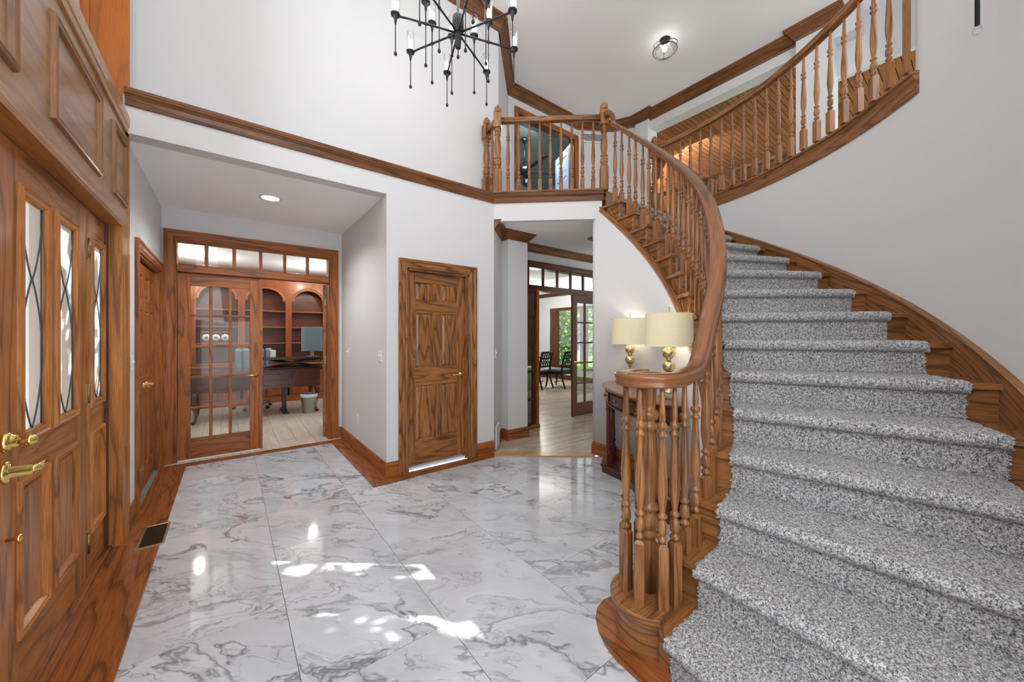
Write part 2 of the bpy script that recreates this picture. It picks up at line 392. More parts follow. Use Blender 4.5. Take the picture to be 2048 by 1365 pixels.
box('floor_bed_office', -1.6, 2.6, 5.2, 9.4, -.05, -.006, GROUT)['kind'] = 'structure'
nc2 = nx*2.46+ny*3.54+.012
plankroom('floor_dining', 2.4, 8.3, 2.75, 8.9, 'x', .2, 1.2, PLANK_DINING, clipf=lambda P: clip(P, -nx, -ny, -nc2))
obj('floor_bed_dining', MB().prism([(2.47, 3.55), (3.35, 2.84), (8.4, 2.84), (8.4, 9.6), (2.47, 9.6)], -.05, -.006), GROUT, kind='structure')
# ---- walls
def wall(name, boxes, m=None, polys_=()):
    b = MB()
    for q in boxes: b.box(*q)
    for P, z0, z1 in polys_: b.prism(P, z0, z1)
    return obj(name, b, m or WALL, kind='structure')
def strip(a, b, t):        # thin wall footprint, thickness to the left of a->b
    dx, dy = b[0]-a[0], b[1]-a[1]; l = math.hypot(dx, dy); n = (-dy/l*t, dx/l*t)
    return [a, b, (b[0]+n[0], b[1]+n[1]), (a[0]+n[0], a[1]+n[1])]
wall('wall_left', [(-.72, -.57, 3.60, 4.0, 0, CZ), (-.72, -.57, 5.2, 5.45, 0, 2.9), (-.72, -.57, 4.0, 5.2, 2.03, 2.9), (-.72, -.57, -1.7, 1.40, 0, CZ), (-.72, -.57, 1.40, 3.60, 5.2, CZ),
                   (-.85, -.72, 3.9, 5.45, 0, 2.9)])
wall('wall_far', [(1.2, 1.41, 3.54, 3.68, 0, 2.93), (2.12, 2.46, 3.54, 3.66, 0, 2.93), (1.41, 2.12, 3.54, 3.68, 2.045, 2.93), (-.57, 1.2, 3.54, 3.68, 2.74, 2.93), (1.3, 2.2, 3.74, 3.8, 0, 2.2)])
wall('wall_nook_right', [(1.2, 1.34, 3.68, 5.33, 0, 2.9)])
wall('wall_office_front', [(-.60, -.47, 5.33, 5.47, 0, 2.9), (1.06, 2.6, 5.33, 5.47, 0, 2.9), (-.47, 1.06, 5.33, 5.47, 2.43, 2.9), (-1.6, -.60, 5.33, 5.47, 0, 2.9)])
wall('ceiling_nook', [(-.57, 1.2, 3.68, 5.33, 2.74, 2.9)], CEIL)
wall('wall_far_upper', [(-.72, 2.767, 3.88, 4.0, 2.93, CZ), (-.57, 2.767, 3.56, 3.9, 2.93, 3.0)])
wall('wall_landing', [(3.62, 3.84, 4.8, 4.92, F2, CZ), (3.84, 5.2, 4.8, 4.92, 5.10, CZ), (5.2, 5.29, 4.8, 4.92, F2, CZ)],
     polys_=[(strip((2.767, 3.88), (3.61, 4.8), .1), F2-.1, CZ), (strip((5.29, 4.8), (5.89, 4.43), .1), F2, CZ), (strip((5.89, 4.43), (6.14, 3.98), .1), F2, CZ)])
# column + beam toward the great room, second column
wall('wall_right_upper', [(6.04, 6.34, 3.78, 4.04, F2, CZ), (6.12, 6.34, .95, 4.02, 5.17, 6.3), (6.02, 6.34, 1.20, 1.57, F2, CZ), (6.34, 6.42, -.2, 1.25, 4.75, 6.3), (5.7, 6.2, .25, .35, F2, CZ)])
obj('ceiling', MB().prism([(-.72, .1), (6.34, .1), (6.34, 3.9), (5.95, 4.6), (5.3, 4.95), (3.5, 4.95), (2.7, 4.0), (-.72, 4.0)], CZ, CZ+.08), CEIL, kind='structure')
# upper floor slab with the curved stair opening
ang = [math.radians(2.3-(55.3)*i/24) for i in range(25)]
arc = [(CX+3.05*math.cos(a), CY+3.05*math.sin(a)) for a in ang]
slab = [(2.47, 3.56), (3.40, 2.735), (4.70, 2.80)]+arc+[(4.2, .0), (6.3, .0), (6.3, 3.9), (5.9, 4.5), (5.3, 4.9), (3.55, 4.9), (2.7, 3.95)]
obj('floor_upper', MB().prism(slab[::-1] if False else slab, 2.76, 3.025), OAK_FLOOR, kind='structure')
wall('ceiling_hall', [(2.9, 6.3, 3.4, 4.2, 2.74, 2.76)], CEIL, [([(2.47, 3.56), (3.42, 2.72), (4.70, 2.80), (5.5, 2.8), (5.5, 3.4), (2.9, 3.4), (2.9, 4.1)], 2.7405, 2.7595)])
wall('wall_balcony_face', [], None, [(strip((2.46, 3.54), (3.385, 2.70), .08), 2.715, 2.93)])
wall('wall_hall', [(2.88, 3.21, 3.82, 4.2, 0, 2.74)], None, [(strip((2.46, 3.54), (2.90, 3.98), .1), 0, 2.74)])
wall('wall_dining_front', [(2.9, 3.25, 4.2, 4.32, 0, 2.75), (5.47, 8.4, 4.2, 4.32, 0, 2.75), (3.25, 5.47, 4.2, 4.32, 2.43, 2.75)])
wall('wall_dining', [(8.3, 8.42, 4.2, 5.9, 0, 2.75), (8.3, 8.42, 8.62, 10, 0, 2.75), (8.3, 8.42, 5.9, 8.62, 0, .44), (8.3, 8.42, 5.9, 8.62, 2.16, 2.75), (2.4, 8.42, 9.8, 9.9, 0, 2.75), (2.62, 2.74, 4.0, 9.9, 0, 2.75)])
wall('ceiling_dining', [(2.6, 8.42, 4.32, 9.9, 2.74, 2.8)], CEIL)
wall('wall_office', [(-1.7, -1.6, 5.4, 9.4, 0, 2.75), (2.6, 2.7, 5.4, 9.4, 0, 2.75), (-1.7, 2.7, 9.3, 9.4, 0, 2.75)])
wall('ceiling_office', [(-1.7, 2.7, 5.47, 9.4, 2.74, 2.8)], CEIL)
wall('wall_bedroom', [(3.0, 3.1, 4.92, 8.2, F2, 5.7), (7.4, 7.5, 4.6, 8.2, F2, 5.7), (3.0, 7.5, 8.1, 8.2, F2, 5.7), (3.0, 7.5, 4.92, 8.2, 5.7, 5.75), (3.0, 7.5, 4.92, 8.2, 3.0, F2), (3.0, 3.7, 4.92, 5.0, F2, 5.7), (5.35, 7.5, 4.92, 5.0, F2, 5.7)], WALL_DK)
# curved walls: sector builder
def polar(r, th): a = math.radians(th); return (CX+r*math.cos(a), CY+r*math.sin(a))
def curved(mb, r0, r1, t0, t1, zlo, zhi, n=40, smooth=True):
    """solid sector between radii; zlo/zhi numbers or functions of theta"""
    rows = []; zl = zlo if callable(zlo) else (lambda t: zlo); zh = zhi if callable(zhi) else (lambda t: zhi)
    R0 = r0 if callable(r0) else (lambda t: r0); R1 = r1 if callable(r1) else (lambda t: r1)
    L = []
    for i in range(n+1):
        t = t0+(t1-t0)*i/n; a = polar(R0(t), t); b = polar(R1(t), t)
        rows.append([a+(zl(t),), b+(zl(t),), b+(zh(t),), a+(zh(t),)]); L.append(math.radians(abs(t-t0))*max(R0(t), R1(t)))
    o = rnd.random()*9
    b0 = len(mb.v)
    for r in rows: mb.v += r
    for i in range(n):
        for j in range(4):
            k = (j+1) % 4; ids = (b0+i*4+j, b0+(i+1)*4+j, b0+(i+1)*4+k, b0+i*4+k)
            mb.f.append(ids); mb.sm.append(smooth and j in (1, 3))
            mb.uv += [(L[i]+o, mb.v[ids[0]][2]+j*.1+o), (L[i+1]+o, mb.v[ids[1]][2]+j*.1+o), (L[i+1]+o, mb.v[ids[2]][2]+(j*.1)+.02*(j%2==0)+o), (L[i]+o, mb.v[ids[3]][2]+j*.1+.02*(j%2==0)+o)]
    mb.face(rows[0], [(p[2]+o, i*.03) for i, p in enumerate(rows[0])]); mb.face(rows[-1][::-1], [(p[2]+o, i*.03) for i, p in enumerate(rows[-1])])
    return mb
b = MB(); tl = list(np.linspace(-97, -53, 36))
b.grid([[polar(3.0, t)+(z,) for z in (0, 2.93)] for t in tl+list(np.linspace(-53, 12, 53))[1:]], None, True); b.grid([[polar(3.0, t)+(z,) for z in (2.93, CZ)] for t in tl], None, True)
b.grid([[polar(3.12, t)+(z,) for z in (0, 2.93)] for t in tl+list(np.linspace(-53, 12, 53))[1:]], None, True); b.grid([[polar(3.12, t)+(z,) for z in (2.93, CZ)] for t in tl], None, True)
b.face([polar(r, -53)+(z,) for r, z in ((3.0, 2.93), (3.12, 2.93), (3.12, CZ), (3.0, CZ))], [(0, 0)]*4)
for t in (-97, 12): b.face([polar(r, t)+(z,) for r, z in ((3.0, 0), (3.12, 0), (3.12, 2.93), (3.0, 2.93))], [(0, 0)]*4)
wr = obj('wall_right', b, WALL, kind='structure', fix=False)
# ---- stair maths shared by stair, carpet and wall below
RIS = .19
def smooth01(t): t = max(0, min(1, t)); return t*t*(3-2*t)
def rb(th): return 1.715+.125*smooth01((-38-th)/50)
def th_out(k): return -25.0+6.82*(k-12)
def th_in(k): return th_out(k)-4.2*smooth01((k-4.5)/6)
def invert(fn, th):
    lo, hi = -3, 20
    for _ in range(40):
        m = (lo+hi)/2
        if fn(m) < th: lo = m
        else: hi = m
    return lo
def zin(th): return RIS*invert(th_in, th)
def zout(th): return RIS*invert(th_out, th)
obj('wall_under_stairs', curved(MB(), lambda t: rb(t)-.085, lambda t: rb(t)-.02, -88, 4.0, 0, lambda t: max(.02, zin(t)-.335), 60), WALL, kind='structure')
obj('wall_stair_inner_end', MB().box(3.385, 3.42, 2.70, 2.80, 0, 2.74), WALL, kind='structure')
# ---- mouldings
def wm(o, d, n):              # map wall-plane coords (p along d, q up, n out)
    return lambda p, q, k: (o[0]+d[0]*p+n[0]*k, o[1]+d[1]*p+n[1]*k, q)
CAS = [(0, 0), (0, .010), (.008, .016), (.02, .014), (.03, .019), (.062, .020), (.072, .027), (1, .027), (1, 0)]
def casprof(w): return [(a if a < 1 else w, b) for a, b in CAS]
def casing(parent, f, x0, x1, z1, w=.09, z0=0, name='casing', m=None):
    return obj(name, MB().mold([(x0, z0), (x0, z1), (x1, z1), (x1, z0)], casprof(w), f), m or OAK_TRIM, parent)
BASE = [(0, 0), (0, .14), (.008, .14), (.010, .128), (.016, .118), (.017, .02), (.019, .0)]
def moldz(name, path, prof, side, z, m, kind='structure', smooth=False, parent=None):
    pr = [(a*side, b) for a, b in prof]
    o = obj(name, MB().mold(path, pr, lambda p, q, n: (p, q, n+z), smooth=smooth), m, parent)
    if kind: o['kind'] = kind
    return o
# side=-1: room lies to the right of the path
moldz('baseboard_left', [(-.57, 3.67), (-.57, 3.90)], BASE, -1, .003, OAK_TRIM)
moldz('baseboard_nook', [(1.163, 5.33), (1.2, 5.33), (1.2, 3.54), (1.318, 3.54)], BASE, -1, .003, OAK_TRIM)
moldz('baseboard_far', [(2.213, 3.54), (2.455, 3.54)], BASE, -1, .003, OAK_TRIM)
moldz('baseboard_hall', [(2.70, 3.78), (2.88, 3.96), (2.88, 3.82), (3.21, 3.82), (3.21, 4.2)], BASE, -1, .0, OAK_TRIM)
moldz('baseboard_stairs', [polar(rb(t)-.085, t) for t in np.linspace(-72, 3.8, 40)]+[(3.42, 2.83)], BASE, 1, .003, OAK_TRIM)
CROWN = [(0, -.16), (.012, -.16), (.016, -.15), (.022, -.135), (.030, -.13), (.05, -.10), (.075, -.065), (.095, -.045), (.10, -.03), (.115, -.025), (.12, 0), (0, 0)]
moldz('trim_2', [(2.767, 3.88), (3.61, 4.8), (5.29, 4.8), (5.89, 4.43), (6.06, 4.10), (6.05, 3.80), (6.12, 3.80), (6.12, 1.57), (6.02, 1.57), (6.02, 1.20), (6.2, 1.20)], CROWN, -1, CZ, MOLD)
moldz('trim_3', [(-.57, 3.88), (2.767, 3.88), (2.9, 4.02)], CROWN, -1, CZ, MOLD)
moldz('trim_4', [(2.46, 3.54), (2.88, 3.96), (2.88, 3.82), (3.21, 3.82), (3.21, 4.2), (8.3, 4.2)], [(a*.75, b*.68) for a, b in CROWN], -1, 2.74, MOLD)
moldz('trim_5', [(8.3, 9.8), (8.3, 4.32)], [(a*.75, b*.7) for a, b in CROWN], -1, 2.74, OAK_DARK)
LEDGE = [(0, 0), (.014, 0), (.018, .006), (.018, .016), (.012, .022), (.022, .05), (.034, .066), (.046, .072), (.046, .082), (.05, .086), (.05, .105), (.044, .11), (0, .11)]
moldz('trim_6', [(-.555, 3.54), (2.455, 3.54), (3.395, 2.69)], LEDGE, -1, 2.922, MOLD)
obj('trim_7', MB().mold([(2.455, 3.54), (3.415, 2.675)], [(-.062, 0), (-.066, .008), (-.062, .020), (-.05, .024), (.12, .024), (.12, 0)], lambda p, q, n: (p, q, n+3.024)), OAK_STAIR, kind='structure')
FAS = [(0, 0), (.012, 0), (.016, .012), (.013, .022), (.020, .09), (.030, .102), (.034, .115), (.050, .12), (.054, .13), (.05, .145), (-.06, .145), (-.06, .11), (0, .11)]
gal = [polar(3.0, t) for t in np.linspace(-53.6, 3.0, 48)]
obj('trim_8', MB().mold(gal, [(a, b) for a, b in FAS], lambda p, q, n: (p, q, n+2.925), smooth=False), OAK_STAIR, kind='structure')
obj('trim_9', MB().mold([(4.70, 2.84), (3.42, 2.72)], [(0, 0), (.03, 0), (.03, .03), (-.1, .03), (-.1, 0)], lambda p, q, n: (p, q, n+3.016)), OAK_STAIR, kind='structure')
# great room: plank ceiling, boards, far paneling
gr = group_empty('ceiling_great_room'); y = -1.2; GZ = 6.0
while y < 4.52:
    obj('plank', MB().box(6.35, 13.9, y+.006, y+.0885, GZ, GZ+.02, 'x'), PINE, gr); y += .0945
obj('plank_backing', MB().box(6.35, 13.9, -1.3, 4.9, GZ+.021, GZ+.03), DARKGAP, gr)
wall('wall_great_room', [(13.9, 14, -3, 5, 0, 6.1), (6.34, 14, 4.9, 5.0, 2.9, 6.1)], OAK_DARK)
bm_ = MB()
for (a, b_, z0, z1) in ((4.52, 4.62, 5.93, 6.0), (4.62, 4.74, 5.86, 6.0), (4.74, 4.9, 5.74, 6.0)): bm_.box(6.35, 13.9, a, b_, z0, z1, 'x')
obj('trim_10', bm_, PINE, kind='structure')
pg = group_empty('wall_paneling')
for i in range(8):
    x = 6.4+i*.9
    obj('panel', MB().box(x+.02, x+.86, 4.86, 4.895, 3.2, 4.6, 'z'), OAK_DARK, pg, .008)
    obj('panel_moulding', MB().mold([(x+.1, 3.3), (x+.78, 3.3), (x+.78, 4.3), (x+.6, 4.45), (x+.44, 4.5), (x+.28, 4.45), (x+.1, 4.3)], [(0, 0), (0, .012), (.02, .02), (.03, 0)], wm((0, 4.86), (1, 0), (0, -1)), closed=True), PINE, pg)
# ------------------------------------------------------------------ doors and windows
def raised(x0, x1, z0, z1, yo=.018, yi=.004, bev=.035, M=None):
    b = MB(); A = [(x0, z0), (x1, z0), (x1, z1), (x0, z1)]; B = [(x0+bev, z0+bev), (x1-bev, z0+bev), (x1-bev, z1-bev), (x0+bev, z1-bev)]
    o = (rnd.random()*9, rnd.random()*9); U = lambda p: (p[1]+o[0], p[0]+o[1])
    b.face([(p[0], yi, p[1]) for p in B], [U(p) for p in B])
    for i in range(4):
        j = (i+1) % 4; b.face([(A[i][0], yo, A[i][1]), (A[j][0], yo, A[j][1]), (B[j][0], yi, B[j][1]), (B[i][0], yi, B[i][1])], [U(A[i]), U(A[j]), U(B[j]), U(B[i])])
    b.face([(A[0][0], yo+.01, A[0][1]), (A[3][0], yo+.01, A[3][1]), (A[2][0], yo+.01, A[2][1]), (A[1][0], yo+.01, A[1][1])], [U(p) for p in A])
    for i in range(4):
        j = (i+1) % 4; b.face([(A[i][0], yo+.01, A[i][1]), (A[j][0], yo+.01, A[j][1]), (A[j][0], yo, A[j][1]), (A[i][0], yo, A[i][1])], [U(A[i]), U(A[j]), U(A[j]), U(A[i])])
    return b
def frame_panel_door(parent, w, h, xs, zs, m, th=.035, z0=.01, panels=True):
    """xs: [(x0,x1)] panel columns, zs: [(z0,z1)] panel rows; front face at local y=0 looking to -y"""
    X0, X1 = xs[0][0], xs[-1][1]
    obj('stile', MB().box(0, X0, 0, th, z0, h, 'z'), m, parent, .0015); obj('stile', MB().box(X1, w, 0, th, z0, h, 'z'), m, parent, .0015)
    zz = [z0]+[v for p in zs for v in p]+[h]
    for i in range(0, len(zz), 2): obj('rail', MB().box(X0, X1, .0005, th, zz[i], zz[i+1], 'x'), m, parent, .0015)
    for a, b_ in zip(xs[:-1], xs[1:]):
        for q in zs: obj('mullion', MB().box(a[1], b_[0], .0005, th, q[0], q[1], 'z'), m, parent, .0015)
    for a in xs:
        for q in zs:
            obj('panel', raised(a[0], a[1], q[0], q[1]), m, parent)
            obj('panel_moulding', MB().mold([(a[0], q[0]), (a[1], q[0]), (a[1], q[1]), (a[0], q[1])], [(0, -.018), (0, -.001), (.004, -.001), (.012, -.013), (.012, -.018)], lambda p, r, n: (p, -n, r), closed=True), m, parent)
def lever(parent, loc, rz=0, d=1, name='door_handle', s=1.0, m=None):
    """rosette + shank + curved lever pointing to local +x*d ; front looks to -y"""
    b = MB(); R = Matrix.Rotation(PI/2, 4, 'X')
    b.lathe([(.0, -.0), (.033*s, 0), (.034*s, .004), (.028*s, .011), (.016*s, .014), (.014*s, .05*s), (0, .052*s)], 20, R, cap=False)
    b.tube([(0, -.042*s, 0), (d*.02*s, -.052*s, 0), (d*.05*s, -.054*s, .004*s), (d*.085*s, -.05*s, .0), (d*.11*s, -.046*s, -.004*s), (d*.13*s, -.044*s, .003*s)], [.011*s, .012*s, .010*s, .0085*s, .0085*s, .005*s], 10)
    o = obj(name, b, m or BRASS, parent); o.location = loc; o.rotation_euler = (0, 0, rz); return o
# ---- closet door (six raised panels) in the far wall
d2 = group_empty('door_2')
casing(d2, wm((0, 3.54), (1, 0), (0, -1)), 1.41, 2.12, 2.045, .094, m=OAK_DOOR)
box('jamb', 1.41, 1.425, 3.54, 3.66, 0, 2.045, OAK_DOOR, d2); box('jamb', 2.105, 2.12, 3.54, 3.66, 0, 2.045, OAK_DOOR, d2); box('jamb', 1.41, 2.12, 3.54, 3.66, 2.03, 2.045, OAK_DOOR, d2, 'x')
box('door_stop', 2.09, 2.105, 3.565, 3.60, 0, 2.03, OAK_DOOR, d2)
sl = bpy.data.objects.new('slab', None); C.objects.link(sl); sl.parent = d2; sl.location = (1.43, 3.60, 0); sl['kind'] = 'structure'
frame_panel_door(sl, .67, 2.025, [(.085, .285), (.385, .575)], [(.285, .855), (1.037, 1.608), (1.73, 1.925)], OAK_DOOR, z0=.045)
lever(sl, (.615, 0, .94), d=-1, s=.85)
box('threshold', 1.41, 2.12, 3.575, 3.70, .003, .022, WHITE, d2)
# ---- narrow panelled double door in the left wall
d3 = group_empty('door_3')
casing(d3, wm((-.57, 0), (0, 1), (1, 0)), 4.04, 5.2, 2.03, .09)
box('jamb', -.66, -.571, 4.0, 4.05, 0, 2.03, OAK_TRIM, d3); box('jamb', -.66, -.57, 5.185, 5.2, 0, 2.03, OAK_TRIM, d3); box('jamb', -.66, -.57, 4.0, 5.2, 2.015, 2.03, OAK_TRIM, d3, 'y')
for y0, hd in ((4.05, .50), (4.618, .05)):
    lf = bpy.data.objects.new('door_leaf', None); C.objects.link(lf); lf.parent = d3; lf.location = (-.605, y0, 0); lf.rotation_euler = (0, 0, PI/2)
    frame_panel_door(lf, .565, 2.0, [(.08, .245), (.32, .485)], [(.19, .86), (1.0, 1.60), (1.70, 1.90)], OAK_TRIM, z0=.012)
    lever(lf, (hd, 0, .93), d=(-1 if hd > .3 else 1), s=.9)
# ---- office doorway: casing, transom and French doors
d4 = group_empty('door_4')
casing(d4, wm((0, 5.33), (1, 0), (0, -1)), -.455, 1.055, 2.41, .10)
for a, b_ in ((-.47, -.45), (1.04, 1.06)): box('jamb', a, b_, 5.33, 5.47, 0, 2.42, OAK_TRIM, d4)
box('jamb', -.45, 1.04, 5.33, 5.47, 2.40, 2.42, OAK_TRIM, d4, 'x')
box('transom_bar', -.45, 1.04, 5.31, 5.45, 2.065, 2.14, OAK_TRIM, d4, 'x', .004)
def transom(parent, xs, y, z0, z1, m, yt=.035):
    for i, (a, b_) in enumerate(xs):
        box('pane', a-.004, b_+.004, y+yt*.45, y+yt*.55, z0-.004, z1+.004, GLASS, parent)
        if i: box('muntin', xs[i-1][1], a, y, y+yt, z0, z1, m, parent, 'z', .003)
tw = group_empty('window_2')
box('rail', -.45, 1.04, 5.36, 5.40, 2.14, 2.152, OAK_TRIM, tw); box('rail', -.45, 1.04, 5.36, 5.40, 2.388, 2.40, OAK_TRIM, tw)
transom(tw, [(-.44, -.222), (-.188, .026), (.062, .282), (.316, .53), (.564, .78), (.818, 1.032)], 5.36, 2.152, 2.388, OAK_TRIM)
def french(parent, w, h, xs, zs, m, th=.038, z0=.012):
    X0, X1 = xs[0][0], xs[-1][1]
    obj('stile', MB().box(0, X0, 0, th, z0, h, 'z'), m, parent, .003); obj('stile', MB().box(X1, w, 0, th, z0, h, 'z'), m, parent, .003)
    obj('rail', MB().box(X0, X1, .0005, th, z0, zs[0][0], 'x'), m, parent, .002); obj('rail', MB().box(X0, X1, .0005, th, zs[-1][1], h, 'x'), m, parent, .002)
    for a, b_ in zip(xs[:-1], xs[1:]): obj('muntin', MB().box(a[1], b_[0], .006, th-.006, zs[0][0], zs[-1][1], 'z'), m, parent, .004)
    for a, b_ in zip(zs[:-1], zs[1:]): obj('muntin', MB().box(X0, X1, .004, th-.004, a[1], b_[0], 'x'), m, parent, .004)
    for a in xs:
        for q in zs: obj('pane', MB().box(a[0]-.003, a[1]+.003, th*.45, th*.55, q[0]-.003, q[1]+.003), GLASS, parent)
def rows(z0, z1, n, g): p = (z1-z0+g)/n; return [(z0+i*p, z0+(i+1)*p-g) for i in range(n)]
fl = bpy.data.objects.new('door_leaf', None); C.objects.link(fl); fl.parent = d4; fl.location = (-.445, 5.36, 0)
french(fl, .745, 2.055, [(.105, .262), (.292, .437), (.467, .637)], rows(.235, 1.925, 5, .025), OAK_TRIM)
lever(fl, (.695, 0, .90), d=-1, s=.85)
box('astragal', -.445+.735, -.445+.762, 5.345, 5.36, .012, 2.055, OAK_TRIM, d4)
fr_ = bpy.data.objects.new('door_leaf', None); C.objects.link(fr_); fr_.parent = d4; fr_.location = (1.036, 5.475, 0); fr_.rotation_euler = (0, 0, math.radians(79))
french(fr_, .745, 2.055, [(.105, .262), (.292, .437), (.467, .637)], rows(.235, 1.925, 5, .025), OAK_TRIM)
for z in (.25, 1.05, 1.82): box('hinge', 1.01, 1.035, 5.463, 5.475, z-.05, z+.05, HINGE, d4)
box('threshold_gap', -.44, .30, 5.34, 5.345, .003, .012, WHITE, d4)
# ---- dining doorway with transom
d5 = group_empty('door_5')
casing(d5, wm((0, 4.2), (1, 0), (0, -1)), 3.27, 5.45, 2.40, .10, m=OAK_DARK)
for a, b_ in ((3.25, 3.27), (5.45, 5.47)): box('jamb', a, b_, 4.2, 4.32, 0, 2.42, OAK_DARK, d5)
box('jamb', 3.27, 5.45, 4.2, 4.32, 2.40, 2.42, OAK_DARK, d5, 'x')
box('transom_bar', 3.27, 5.45, 4.18, 4.32, 2.06, 2.14, OAK_DARK, d5, 'x', .004)
tw = group_empty('window_3')
transom(tw, [(3.285+i*.309, 3.285+i*.309+.275) for i in range(7)], 4.23, 2.14, 2.40, OAK_DARK)
fl = bpy.data.objects.new('door_leaf', None); C.objects.link(fl); fl.parent = d5; fl.location = (4.535, 4.225, 0)
french(fl, .91, 2.05, [(.11, .302), (.338, .545), (.58, .79)], rows(.233, 1.925, 5, .025), OAK_DARK)
lever(fl, (.05, 0, .93), d=1, s=.8)
fl = bpy.data.objects.new('door_leaf', None); C.objects.link(fl); fl.parent = d5; fl.location = (3.245, 4.02, 0); fl.rotation_euler = (0, 0, math.radians(14))
french(fl, .40, 2.05, [(.05, .34)], [(.06, .415), (.447, .83), (.862, 1.235), (1.267, 1.635), (1.667, 2.0)], OAK_DARK)
box('back_panel', 3.25, 3.60, 4.145, 4.16, .01, 2.05, OAK_DARK, d5)
box('jamb_post', 3.615, 3.66, 4.08, 4.20, 0, 2.06, OAK_TRIM, d5, 'z', .004)
box('foot', 3.25, 3.66, 4.06, 4.10, 0, .06, OAK_TRIM, d5, 'x', .004)
# dining window
w1 = group_empty('window_1')
f = wm((8.3, 0), (0, 1), (-1, 0))
obj('casing', MB().mold([(5.9, .46), (5.9, 2.16), (8.62, 2.16), (8.62, .46)], casprof(.09), f, closed=True), OAK_DARK, w1)
for a, b_ in ((5.9, 5.95), (7.2, 7.42), (8.42, 8.62)): box('mullion', 8.28, 8.40, a, b_, .46, 2.16, OAK_DARK, w1, 'z')
box('sill', 8.22, 8.40, 5.85, 8.68, .42, .46, OAK_DARK, w1, 'y', .004)
for a, b_ in ((5.95, 7.2), (7.42, 8.42)): box('pane', 8.35, 8.356, a, b_, .46, 2.16, GLASS, w1)
moldz('baseboard_dining', [(8.3, 9.8), (8.3, 4.32)], BASE, -1, 0, OAK_DARK)
# ---- upstairs doorway
d6 = group_empty('door_6')
casing(d6, wm((0, 4.8), (1, 0), (0, -1)), 3.84, 5.2, 5.10, .09, z0=F2, m=OAK_TRIM)
for a, b_ in ((3.84, 3.86), (5.18, 5.2)): box('jamb', a, b_, 4.8, 4.92, F2, 5.1, OAK_DARK, d6)
box('jamb', 3.84, 5.2, 4.8, 4.92, 5.08, 5.10, OAK_DARK, d6, 'x')
lf = bpy.data.objects.new('door_leaf', None); C.objects.link(lf); lf.parent = d6; lf.location = (5.46, 5.58, F2); lf.rotation_euler = (0, 0, math.radians(-112))
BLUE_REFL = plain('door_blue_reflection', srgb(128, 142, 164), .3)  # dark brown door; its bluish reflection is put into the base colour
frame_panel_door(lf, .66, 2.03, [(.1, .29), (.37, .56)], [(.2, .8), (.95, 1.5), (1.6, 1.9)], BLUE_REFL, z0=.01)
# ---- front door wall: frame, door, sidelight, panelled band, tall window above
d1 = group_empty('door_1')
fd = bpy.data.objects.new('door_leaf', None); C.objects.link(fd); fd.parent = d1; fd.location = (-.63, 2.07, 0); fd.rotation_euler = (0, 0, PI/2)
def ent_leaf(fd, w, cols, glassz=(.975, 1.925), panz=(.245, .80), z0=.02, h=2.082, m=OAK_FRONT):
    X0, X1 = cols[0][0]+.0, cols[-1][1]; th = .045
    obj('stile', MB().box(0, X0, 0, th, z0, h, 'z'), m, fd, .002); obj('stile', MB().box(X1, w, 0, th, z0, h, 'z'), m, fd, .002)
    for a, b_ in ((z0, panz[0]), (panz[1], glassz[0]), (glassz[1], h)): obj('rail', MB().box(X0, X1, .0004, th, a, b_, 'x'), m, fd)
    for a, b_ in zip(cols[:-1], cols[1:]):
        for z in (panz, glassz): obj('mullion', MB().box(a[1], b_[0], .0002, th, z[0], z[1], 'z'), m, fd)
    M_ = lambda p, q, n: (p, -n, q)
    for a in cols:
        obj('panel', raised(a[0], a[1], *panz, yo=.016, yi=.004, bev=.03), m, fd)
        obj('panel_moulding', MB().mold([(a[0], panz[0]), (a[1], panz[0]), (a[1], panz[1]), (a[0], panz[1])], [(-.022, 0), (-.020, .010), (-.012, .014), (-.006, .008), (.004, .010), (.014, -.004), (.022, -.016), (0, -.018)], M_, closed=True), m, fd)
        obj('glass_moulding', MB().mold([(a[0]+.012, glassz[0]+.012), (a[1]-.012, glassz[0]+.012), (a[1]-.012, glassz[1]-.012), (a[0]+.012, glassz[1]-.012)], [(-.034, 0), (-.032, .010), (-.022, .015), (-.014, .010), (0, .012), (.006, .002), (.012, -.004), (.012, -.008), (-.01, -.008)], M_, closed=True), m, fd)
        gx0, gx1, gz0, gz1 = a[0]+.022, a[1]-.022, glassz[0]+.022, glassz[1]-.022; cx_ = (gx0+gx1)/2; hw = (gx1-gx0)/2
        obj('glass_pane', MB().box(gx0-.01, gx1+.01, .006, .010, gz0-.01, gz1+.01), BEVELGLASS, fd)
        cb = MB(); n = 60
        for sgn in (-1, 1):
            pts = []
            for i in range(n+1):
                z = gz0+(gz1-gz0)*i/n; u = (z-gz0)/.30; pts.append((cx_+sgn*hw*.98*abs(math.sin(PI*u*.5))**.8, .003, z))
            cb.tube(pts, .0028, 6)
        for x in (gx0+.012, gx1-.012): cb.tube([(x, .003, gz0), (x, .003, gz1)], .0026, 6)
        obj('lead_came', cb, LEAD, fd)
ent_leaf(fd, .985, [(.165, .415), (.535, .80)])
hb = MB(); R_ = Matrix.Rotation(PI/2, 4, 'X')
hb.lathe([(0, 0), (.036, 0), (.038, .006), (.03, .016), (.024, .02), (.022, .032), (0, .034)], 24, R_, cap=False)
tb = MB().box(-.022, .022, -.062, -.034, -.008, .008); tb.lathe([(0, 0), (.012, .004), (.02, .02), (.022, .03), (.012, .045), (0, .048)], 12, Matrix.Translation((0, -.03, 0)) @ R_, cap=False)
db = obj('deadbolt', hb, BRASS, fd, loc=(.05, 0, .993)); obj('thumb_turn', tb, BRASS, db, .003)
lever(fd, (.055, 0, .884), d=1, s=1.25)
obj('door_bolt', MB().lathe([(0, 0), (.006, 0), (.006, .02), (.014, .024), (.016, .034), (0, .038)], 16, R_, cap=False), BRASS, fd, loc=(.06, 0, .64))
